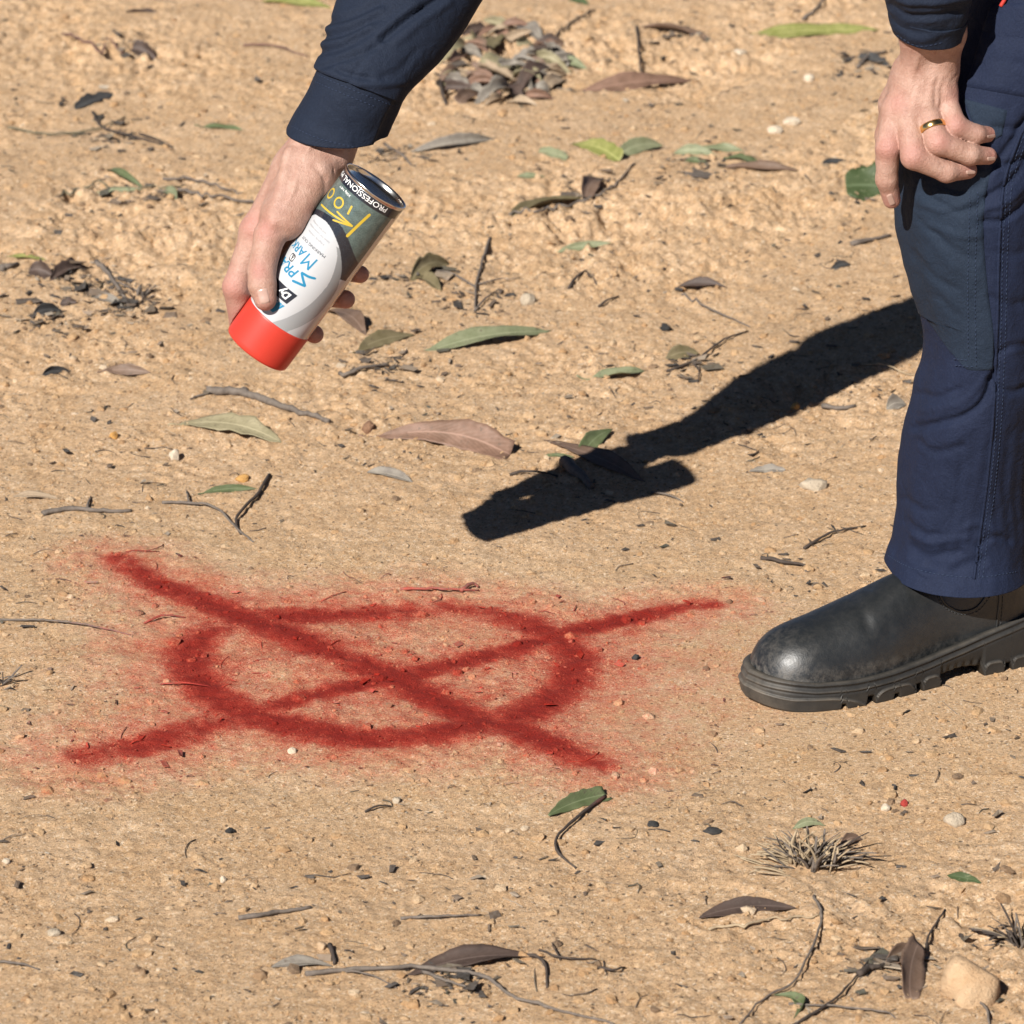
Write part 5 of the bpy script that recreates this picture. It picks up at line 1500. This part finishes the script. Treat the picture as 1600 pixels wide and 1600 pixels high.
# ---- leaves lying singly
G1 = 'single leaves strewn over the soil'
LEAVES = [
 ((592, 682), (797, 712), 46, 'pink', 'large pinkish-brown curved leaf lying below the spray can', dict(bend=0.12, arch=0.06, shape='cut', stalk=32, curl=0.2, wmax=0.24)),
 ((662, 546), (862, 516), 27, 'sage', 'long sage-green twisted leaf right of the can', dict(bend=-0.04, arch=0.07, curl=0.35, wmax=0.16)),
 ((560, 548), (648, 524), 25, 'olive', 'oval olive-brown leaf just right of the red cap', dict(stalk=14, arch=0.04)),
 ((508, 487), (572, 524), 22, 'brown', 'brown curled leaf half hidden behind the spray can', dict(arch=0.1, curl=0.3)),
 ((278, 664), (440, 692), 30, 'pale', 'pale grey-green wavy leaf below the thick stick', dict(arch=0.07, curl=0.2, shape='rag', stalk=18, wmax=0.2)),
 ((850, 688), (1008, 753), 25, 'brown', 'brown narrow leaf lying half in the arm shadow', dict(bend=0.03, arch=0.03, wmax=0.18)),
 ((905, 713), (957, 678), 24, 'green', 'green leaf poking out of the hand shadow', dict(arch=0.06, up0=0.15)),
 ((850, 713), (898, 716), 7, 'green', 'thin green leaf edge left of the shadowed brown leaf', dict(wmax=0.12)),
 ((922, 592), (1008, 580), 15, 'sage', 'small curled sage leaf above the arm shadow', dict(bend=-0.1, arch=0.08, curl=0.5, stalk=22)),
 ((870, 397), (956, 380), 14, 'sage', 'slim sage-green leaf with dark tip right of the forked twigs', dict(arch=0.02, wmax=0.16)),
 ((842, 238), (886, 250), 16, 'sage', 'small blunt grey-green leaf left of the yellow-green one', dict(shape='broad')),
 ((808, 278), (852, 277), 9, 'sage', 'tiny pale green leaf on the bare soil above mid-photo', dict()),
 ((893, 226), (968, 252), 25, 'yell', 'yellow-green torn leaf beside a pale green leaf', dict(shape='cut', arch=0.06)),
 ((958, 246), (1037, 232), 26, 'sage', 'pale green leaf lying right of the yellow-green one', dict(arch=0.12, up0=0.1)),
 ((1052, 240), (1120, 244), 18, 'sage', 'pale green leaf at the left of the green leaf cluster', dict(arch=0.1)),
 ((1080, 240), (1165, 238), 14, 'sage', 'light green leaf along the top of the green cluster', dict(arch=0.08)),
 ((1070, 252), (1108, 258), 12, 'green', 'short mid-green leaf under the green cluster', dict(arch=0.1)),
 ((1130, 246), (1190, 262), 13, 'green', 'dark-striped green leaf at the right of the green cluster', dict(arch=0.1, shape='rag')),
 ((1132, 262), (1248, 266), 17, 'brown', 'brown rolled leaf below the green leaf cluster', dict(bend=-0.08, arch=0.03, curl=0.6)),
 ((1158, 55), (1374, 49), 27, 'yell', 'big yellow-green leaf near the top right', dict(bend=0.0, arch=0.02, curl=0.15, wmax=0.16)),
 ((1321, 304), (1396, 300), 62, 'dgreen', 'broad dark green torn leaf beside the left hand', dict(shape='broad', arch=0.03, curl=0.1, wmax=0.95)),
 ((905, 142), (1082, 132), 26, 'pink', 'reddish-brown pointed leaf right of the leaf heap', dict(bend=-0.06, arch=0.06, wmax=0.18)),
 ((1000, 42), (1118, 64), 11, 'brown', 'thin brown leaf strip left of the big yellow-green leaf', dict(bend=0.06, arch=0.05, curl=0.6)),
 ((317, 199), (380, 204), 12, 'green', 'small green leaf left of the raised cuff', dict(stalk=12)),
 ((206, 80), (243, 84), 26, 'dark', 'dark brown curled leaf end on the reddish twig', dict(shape='broad', arch=0.1, curl=0.7)),
 ((117, 171), (178, 151), 14, 'char', 'charcoal bark-like leaf at the upper left', dict(shape='rag', curl=0.4)),
 ((10, 402), (72, 407), 9, 'yell', 'pale yellowish leaf strip at the left edge', dict(bend=0.04)),
 ((45, 425), (82, 432), 28, 'dark', 'dark brown crumpled leaf at the left edge', dict(shape='rag', curl=0.6, arch=0.15)),
 ((78, 440), (138, 418), 18, 'dark', 'dark curled leaf touching the crumpled one at left', dict(shape='rag', curl=0.8, arch=0.1)),
 ((52, 494), (98, 488), 20, 'char', 'grey-black folded leaf below the crumpled leaves', dict(curl=0.7, arch=0.1)),
 ((93, 478), (120, 474), 14, 'dark', 'small purplish-brown leaf scrap left of the triangular leaf', dict(shape='rag', curl=0.5)),
 ((142, 464), (192, 480), 15, 'grey', 'grey triangular leaf under the broken brown stick', dict(curl=0.5, arch=0.06)),
 ((66, 591), (111, 584), 14, 'char', 'black folded leaf left of the brown leaf', dict(curl=0.8, arch=0.06)),
 ((160, 583), (236, 583), 19, 'brown', 'brown flat leaf left of the spray can', dict(stalk=8, arch=0.03)),
 ((20, 776), (92, 780), 9, 'tan', 'thin pinkish leaf at the left above the bark piece', dict(bend=0.05, arch=0.04)),
 ((317, 772), (402, 765), 14, 'green', 'slender green leaf beside the curved dark twig', dict(stalk=8, arch=0.03, wmax=0.15)),
 ((573, 738), (645, 754), 14, 'grey', 'weathered grey leaf strip left of the can shadow', dict(bend=0.05, curl=0.6, arch=0.04)),
 ((857, 1277), (948, 1244), 25, 'green', 'green cut leaf with a twig below the sprayed mark', dict(shape='cut', arch=0.02, stalk=0)),
 ((1092, 1435), (1245, 1420), 27, 'dark', 'dark brown boat-shaped leaf right of centre at the bottom', dict(bend=0.04, arch=0.05, curl=0.3, wmax=0.2)),
 ((1480, 1366), (1533, 1384), 14, 'dgreen', 'small dark green leaf right of the grass tuft', dict(arch=0.01)),
 ((1382, 1512), (1424, 1486), 30, 'brown', 'olive-brown cupped leaf beside the large rock', dict(curl=0.7, arch=0.12, shape='cut')),
 ((1424, 1562), (1434, 1500), 42, 'brown', 'brown upright torn leaf left of the large rock', dict(curl=0.2, arch=0.0, shape='broad', wmax=0.34, up0=0.25)),
 ((1208, 1556), (1240, 1592), 15, 'green', 'curled green leaf sliver on the long bottom twig', dict(bend=0.35, curl=0.8)),
 ((636, 1524), (852, 1496), 22, 'dark', 'long dark brown leaf on twigs at the bottom', dict(bend=0.05, arch=0.06, curl=0.35, wmax=0.2)),
 ((424, 1512), (520, 1510), 16, 'grey', 'pale-edged grey leaf at the end of the bottom twigs', dict(curl=0.4, arch=0.05)),
 ((1055, 452), (1136, 450), 11, 'dark', 'dark brown rolled leaf above the arm shadow', dict(curl=0.8, arch=0.06)),
 ((1040, 562), (1092, 556), 24, 'olive', 'olive leaf in the twig clump above the arm shadow', dict(curl=0.4, arch=0.1, up0=0.1)),
 ((640, 440), (702, 412), 26, 'olive', 'dry olive leaf standing in the small leaf clump right of the can', dict(curl=0.7, arch=0.16, shape='rag')),
 ((645, 432), (690, 456), 17, 'olive', 'dry rolled leaf at the foot of the small leaf clump', dict(curl=0.7, arch=0.05)),
 ((640, 236), (776, 214), 20, 'grey', 'long rolled grey leaf right of the raised cuff', dict(bend=-0.1, arch=0.08, curl=0.8, wmax=0.15)),
 ((795, 336), (912, 314), 13, 'olive', 'thin olive-brown leaf lying along a twig in mid background', dict(bend=0.05, curl=0.7)),
 ((914, 318), (940, 280), 22, 'brown', 'purplish-brown leaf scrap on the background twig', dict(curl=0.6, arch=0.1)),
 ((1170, 737), (1228, 735), 13, 'grey', 'grey-brown leaf right of the can-base shadow', dict(shape='rag', curl=0.3)),
 ((1385, 640), (1416, 632), 26, 'grey', 'grey-green leaf scrap against the trouser leg', dict(curl=0.5, arch=0.15)),
 ((1284, 262), (1322, 253), 11, 'char', 'charcoal leaf sliver left of the broad green leaf', dict(curl=0.4)),
 ((1298, 421), (1330, 414), 12, 'char', 'charcoal leaf scrap right of mid background', dict(curl=0.6, arch=0.1)),
 ((168, 265), (228, 296), 9, 'green', 'upper slim leaf of the green sprig at left', dict(bend=-0.1, arch=0.15, wmax=0.12)),
 ((150, 303), (224, 297), 9, 'sage', 'lower pale leaf of the green sprig at left', dict(bend=-0.03, arch=0.03, wmax=0.12)),
 ((252, 296), (276, 311), 13, 'sage', 'short blunt leaf of the green sprig at left', dict(arch=0.1)),
 ((195, 19), (246, 20), 7, 'dark', 'dark leaf strip at the top left edge', dict(curl=0.6)),
 ((888, 2), (920, 8), 14, 'dgreen', 'green leaf tip at the top edge', dict(arch=0.1)),
 ((408, 4), (520, 12), 12, 'yell', 'dull yellowish leaf at the top edge left of the sleeve', dict(curl=0.4)),
 ((1340, 88), (1388, 104), 14, 'char', 'dark leaf scrap near the left wrist', dict(curl=0.5, shape='rag')),
]
for b, t, w, m, lab, kw in LEAVES: leaf(b, t, w, m, lab, **kw)

# ---- heap of dry litter at the top
for b, t, w, m, lab, kw in [
 ((684, 96), (737, 82), 26, 'pale', 'pale cupped leaf at the left end of the leaf heap', dict(curl=0.6, arch=0.2)),
 ((752, 120), (812, 100), 30, 'pale', 'large pale flat leaf in the middle of the leaf heap', dict(arch=0.1, curl=0.2, shape='broad', wmax=0.6)),
 ((801, 128), (832, 148), 26, 'grey', 'upright grey-pink leaf at the front of the leaf heap', dict(curl=0.3, arch=0.1, shape='cut')),
 ((852, 140), (886, 124), 15, 'tan', 'cream pointed leaf at the front right of the leaf heap', dict(curl=0.3, arch=0.1)),
 ((834, 140), (858, 128), 20, 'brown', 'brown leaf between the grey-pink and cream leaves', dict(curl=0.2, arch=0.1)),
 ((868, 92), (920, 112), 15, 'sage', 'sage leaf at the right of the leaf heap', dict(arch=0.08)),
 ((752, 44), (800, 66), 14, 'pink', 'pinkish leaf at the back of the leaf heap', dict(curl=0.4, arch=0.1)),
 ((790, 40), (850, 60), 18, 'grey', 'weathered leaf at the back right of the leaf heap', dict(curl=0.4, arch=0.12)),
 ((758, 76), (770, 58), 20, 'olive', 'round olive leaf standing in the leaf heap', dict(curl=0.3, arch=0.1, shape='broad', wmax=0.8)),
 ((700, 130), (748, 122), 15, 'brown', 'brown leaf at the lower left of the leaf heap', dict(curl=0.5, arch=0.1)),
]: leaf(b, t, w, m, lab, **kw)
hr = np.random.RandomState(9)
for k in range(60):
    a = hr.uniform(0, 6.28); rr_ = hr.rand() ** 0.5
    cx, cy = 785 + 92 * rr_ * math.cos(a), 106 + 62 * rr_ * math.sin(a)
    aa = hr.uniform(-0.6, 0.6) + (3.14 if hr.rand() < 0.5 else 0); Lh = hr.uniform(14, 34)
    leaf((cx - Lh * math.cos(aa), cy - 0.5 * Lh * math.sin(aa)), (cx + Lh * math.cos(aa), cy + 0.5 * Lh * math.sin(aa)), hr.uniform(8, 20), (hm_ := str(hr.choice(['grey', 'brown', 'dark', 'pale', 'grey', 'brown', 'tan', 'pink']))),
         'dry %s leaf crumpled into the leaf heap' % {'grey': 'weathered grey', 'brown': 'mid-brown', 'dark': 'blackish brown', 'pale': 'pale greenish', 'tan': 'tan', 'pink': 'pinkish brown'}[hm_], bend=hr.normal(0, 0.1), arch=hr.uniform(0.05, 0.3), curl=hr.uniform(0.3, 1.2), shape=hr.choice(['lance', 'rag', 'cut']), lift=0.024 * (1 - rr_) * hr.rand(), up0=hr.uniform(-0.25, 0.45), twist=hr.uniform(-1.0, 1.0), group='dry leaves crumpled into the leaf heap')

# ---- twigs and sticks
for pts, th_, m, lab, br in [
 ([(322, 615), (380, 619), (425, 634), (470, 650), (514, 661)], 14, 'grey', 'thick grey-brown bent stick below the spray can', [([(322, 618), (308, 622), (297, 626)], 4), ([(372, 618), (380, 610), (386, 609)], 6)]),
 ([(253, 787), (295, 790), (340, 800), (368, 828), (396, 848)], 5, 'grey', 'forked grey twig above the left arm of the cross', [([(296, 790), (293, 779), (291, 768)], 4)]),
 ([(421, 744), (402, 778), (376, 805), (369, 822), (376, 836)], 6, 'dark', 'curved dark twig meeting the forked grey twig', []),
 ([(12, 201), (80, 213), (150, 206), (182, 192), (196, 184)], 4, 'olive', 'long thin curved twig at the upper left', []),
 ([(145, 178), (160, 203), (205, 216), (270, 231)], 5, 'dark', 'dark forked twig at the upper left', [([(218, 212), (245, 222), (262, 228)], 4)]),
 ([(88, 309), (130, 297), (200, 297), (290, 291)], 4, 'olive', 'stem of the green sprig at the left', []),
 ([(255, 280), (320, 290), (378, 307)], 5, 'grey', 'grey twig left of the wrist, upper of two', []),
 ([(278, 300), (330, 311), (402, 321)], 6, 'grey', 'grey twig running behind the wrist, lower of two', []),
 ([(98, 60), (140, 73), (192, 90)], 5, 'red', 'reddish twig at the top left', []),
 ([(380, 72), (430, 76), (482, 92)], 4, 'red', 'reddish twig left of the upper sleeve', []),
 ([(150, 412), (164, 428), (182, 448), (196, 470)], 9, 'grey', 'broken brown stick in the litter at the left', [([(180, 446), (200, 452), (232, 462)], 4), ([(172, 440), (190, 436), (205, 448)], 3)]),
 ([(0, 424), (28, 416)], 12, 'grey', 'grey wood stub at the left edge', []),
 ([(66, 806), (110, 798), (160, 802), (206, 800)], 9, 'grey', 'flat grey bark strip at the left above the mark', [([(136, 796), (142, 778)], 5)]),
 ([(0, 970), (70, 974), (140, 982), (204, 993)], 4, 'grey', 'long thin grey twig left of the sprayed cross', []),
 ([(626, 922), (690, 926), (748, 924)], 5, 'red', 'red-painted twig above the sprayed circle', [([(720, 927), (738, 918), (748, 920)], 7)]),
 ([(250, 1071), (330, 1074)], 3, 'dark', 'thin dark twig across the left of the sprayed circle', []),
 ([(226, 974), (260, 967), (290, 966)], 4, 'dark', 'short dark twig under the left arm of the cross', []),
 ([(766, 372), (752, 420), (744, 450), (742, 488)], 5, 'grey', 'upright bent twig of the root clump right of the can', [([(744, 452), (705, 432), (668, 424)], 4), ([(746, 446), (780, 442), (812, 438)], 3), ([(742, 488), (756, 474), (772, 458)], 4)]),
 ([(600, 228), (625, 244), (644, 260)], 5, 'grey', 'short grey twig right of the cuff edge', []),
 ([(888, 452), (912, 430), (932, 446)], 5, 'dark', 'bent black twig in mid background', []),
 ([(796, 336), (880, 330), (950, 300), (992, 256)], 5, 'grey', 'long grey twig leading up to the green leaves', []),
 ([(935, 482), (966, 464)], 4, 'dark', 'short dark twig above the arm shadow', []),
 ([(1064, 465), (1110, 488), (1172, 512)], 4, 'grey', 'thin grey twig above the arm shadow, upper of the pair', []),
 ([(1042, 582), (1090, 566), (1130, 536), (1168, 518)], 5, 'dark', 'dark curved twig through the olive leaf clump', [([(1080, 566), (1092, 586), (1090, 600)], 3)]),
 ([(880, 728), (926, 766)], 22, 'grey', 'thick stub of grey bark in the can shadow', []),
 ([(796, 742), (835, 742), (872, 745)], 5, 'dark', 'dark straight twig left of the shadowed leaves', []),
 ([(1018, 771), (1068, 785)], 4, 'grey', 'thin twig leaving the can-base shadow', []),
 ([(1256, 858), (1300, 838), (1352, 823)], 5, 'dark', 'curved dark twig left of the trouser hem', []),
 ([(1190, 874), (1225, 884), (1266, 887)], 7, 'dark', 'ragged dark twig above the boot toe', []),
 ([(1340, 570), (1385, 578), (1428, 590)], 3, 'tan', 'thin straw twig beside the knee shadow', []),
 ([(530, 586), (565, 581), (608, 572)], 8, 'grey', 'grey wood sliver right below the red cap', []),
 ([(1330, 384), (1360, 378), (1392, 370)], 9, 'grey', 'grey-brown stick left of the knee', []),
 ([(1340, 108), (1358, 92), (1386, 82)], 6, 'grey', 'grey stick left of the left wrist', []),
 ([(995, 45), (998, 90), (1002, 124)], 5, 'dark', 'upright dark twig behind the leaf heap', []),
 ([(862, 66), (890, 42), (930, 18)], 5, 'dark', 'dark stalk slanting out of the leaf heap', []),
 ([(684, 130), (690, 148), (697, 164)], 8, 'dark', 'dark stub at the lower left of the leaf heap', []),
 ([(1255, 34), (1275, 18), (1290, 0)], 6, 'grey', 'grey twig at the top edge right of centre', []),
 ([(1285, 640), (1310, 640), (1336, 634)], 9, 'grey', 'small grey bark chip right of the arm shadow', []),
 ([(946, 1246), (912, 1274), (872, 1312), (872, 1336), (900, 1358)], 6, 'dark', 'bent dark twig hanging from the green cut leaf', []),
 ([(372, 1438), (430, 1430), (486, 1419)], 9, 'grey', 'straight grey twig at the lower left', []),
 ([(625, 1437), (690, 1438), (752, 1431)], 5, 'grey', 'thin grey twig left of centre near the bottom', []),
 ([(1108, 1454), (1190, 1446), (1284, 1430)], 5, 'tan', 'straw-coloured stalk under the boat-shaped leaf', []),
 ([(1272, 1402), (1283, 1432), (1276, 1470), (1240, 1540), (1200, 1560), (1155, 1602)], 5, 'grey', 'long curved grey twig at the bottom right of centre', []),
 ([(1340, 1528), (1375, 1514), (1440, 1494), (1450, 1470), (1476, 1422)], 6, 'dark', 'kinked dark twig above the large rock', [([(1342, 1527), (1362, 1520), (1380, 1514)], 12)]),
 ([(1240, 1604), (1300, 1570), (1330, 1540), (1370, 1486)], 5, 'dark', 'dark twig crossing the bottom edge left of the rock', []),
 ([(1232, 1570), (1300, 1578), (1380, 1586), (1400, 1592)], 4, 'grey', 'faint grey twig at the bottom left of the rock', []),
 ([(478, 1524), (600, 1517), (700, 1522), (760, 1534), (800, 1562), (870, 1582), (960, 1602)], 8, 'grey', 'long grey branch along the bottom edge', [([(540, 1520), (580, 1530), (620, 1546)], 4), ([(660, 1521), (700, 1540), (740, 1548)], 6)]),
 ([(516, 1480), (520, 1494), (522, 1508)], 9, 'dark', 'short upright black stub at the bottom left of centre', []),
 ([(806, 1494), (838, 1500), (852, 1516), (855, 1544)], 6, 'dark', 'hooked dark twig at the bottom centre', []),
 ([(842, 1486), (876, 1502), (932, 1500)], 4, 'dark', 'forked thin twig at the bottom centre', [([(876, 1502), (866, 1488), (862, 1476)], 3)]),
 ([(935, 1514), (955, 1522), (977, 1514)], 5, 'dark', 'small arched dark twig right of the bottom centre', []),
 ([(0, 1505), (30, 1512), (62, 1516)], 5, 'grey', 'short grey twig at the lower left edge', []),
 ([(1528, 1566), (1540, 1582), (1546, 1602)], 6, 'grey', 'grey twig end below the large rock', []),
 ([(570, 1270), (590, 1265), (612, 1261)], 4, 'dark', 'short dark twig below the sprayed mark', []),
 ([(1255, 860), (1255, 860.5)], 0.1, 'dark', None, []),
]:
    if lab: twig(pts, th_, m, lab, br, name='stick' if th_ >= 9 else 'twig', cat='stick' if th_ >= 9 else 'twig', hump=0.003 if th_ < 9 else 0.001)

# ---- stones
for i, (px, py, rx_, ry_, m, lab) in enumerate([
 (1520, 1536, 50, 46, 'clay', 'large rounded clay-coloured rock at the bottom right'),
 (1492, 1280, 17, 11, 'grey', 'pale flat stone right of the grass tuft'),
 (1156, 82, 12, 6, 'white', 'white stone below the big yellow-green leaf'),
 (1264, 122, 9, 8, 'white', 'white round stone left of the left wrist'),
 (1211, 203, 12, 8, 'white', 'white quartz stone in the right background, left of a pair'),
 (1238, 190, 13, 7, 'white', 'white quartz stone in the right background, right of a pair'),
 (824, 468, 12, 12, 'grey', 'pale stone right of the root clump'),
 (178, 680, 7, 8, 'orange', 'small orange stone above the bark strip'),
 (378, 745, 13, 6, 'orange', 'flat orange stone by the curved dark twig'),
 (576, 662, 10, 10, 'brown', 'dark ironstone chip left of the large pinkish leaf'),
 (272, 711, 9, 10, 'white', 'off-white stone below the pale grey-green leaf'),
 (1272, 757, 22, 9, 'grey', 'pale lump right of the can-base shadow'),
 (1243, 640, 8, 6, 'orange', 'orange stone below the arm shadow'),
 (1040, 512, 9, 7, 'black', 'black charcoal lump above the arm shadow'),
 (10, 1345, 7, 5, 'white', 'white stone at the lower left edge'),
 (348, 1374, 6, 6, 'white', 'white stone above the straight grey twig'),
 (1384, 1262, 8, 6, 'white', 'white stone right of the grass tuft, near the red one'),
 (1413, 1255, 6, 6, 'red', 'tiny red-painted stone right of the grass tuft'),
 (503, 1479, 8, 8, 'clay', 'round clay pebble near the bottom branch'),
 (359, 1297, 8, 5, 'black', 'black pebble below the left arm of the cross'),
 (1021, 1287, 10, 5, 'black', 'dark pebble left of the grass tuft'),
 (1114, 1299, 14, 5, 'black', 'flat dark chip touching the left of the grass tuft'),
 (993, 1027, 6, 5, 'black', 'black chip between the circle and the boot'),
 (457, 1146 + 27, 8, 5, 'white', 'pale pebble at the lower edge of the circle'),
 (1484, 750 - 12, 1, 1, 'white', None),
 (620, 1250, 7, 5, 'grey', 'grey pebble below the sprayed circle'),
 (85, 1457, 12, 6, 'grey', 'grey stone at the lower left'),
 (1140, 1060 - 120, 5, 4, 'brown', 'brown crumb past the end of the upper right arm'),
]):
    if lab: stone(px, py, rx_, ry_, m, lab, seed=i + 3, sink=0.42 if i == 0 else 0.34)

# ---- grass tufts
tuft(1262, 1345, 160, 66, 120, 'cut dry grass tuft in front of the boot', 3)
leaf((1238, 1296), (1290, 1290), 14, 'sage', 'pale green leaf tucked behind the dry grass tuft', arch=0.2)
leaf((1312, 1325), (1348, 1312), 18, 'brown', 'brown leaf scrap at the right of the dry grass tuft', arch=0.2, curl=0.4)
tuft(1592, 1470, 70, 60, 60, 'dark grass tuft cut by the right edge', 4, ('dark', 'grey', 'tan'), (0.55, 0.9))
tuft(0, 1068, 50, 30, 22, 'dark dry grass wisp cut by the left edge', 6, ('dark', 'grey', 'tan'), (0.6, 0.9))
tuft(215, 470, 60, 30, 26, 'small dark root tuft at the left beside the broken stick', 8, ('dark', 'dark', 'grey'), (0.5, 0.9))
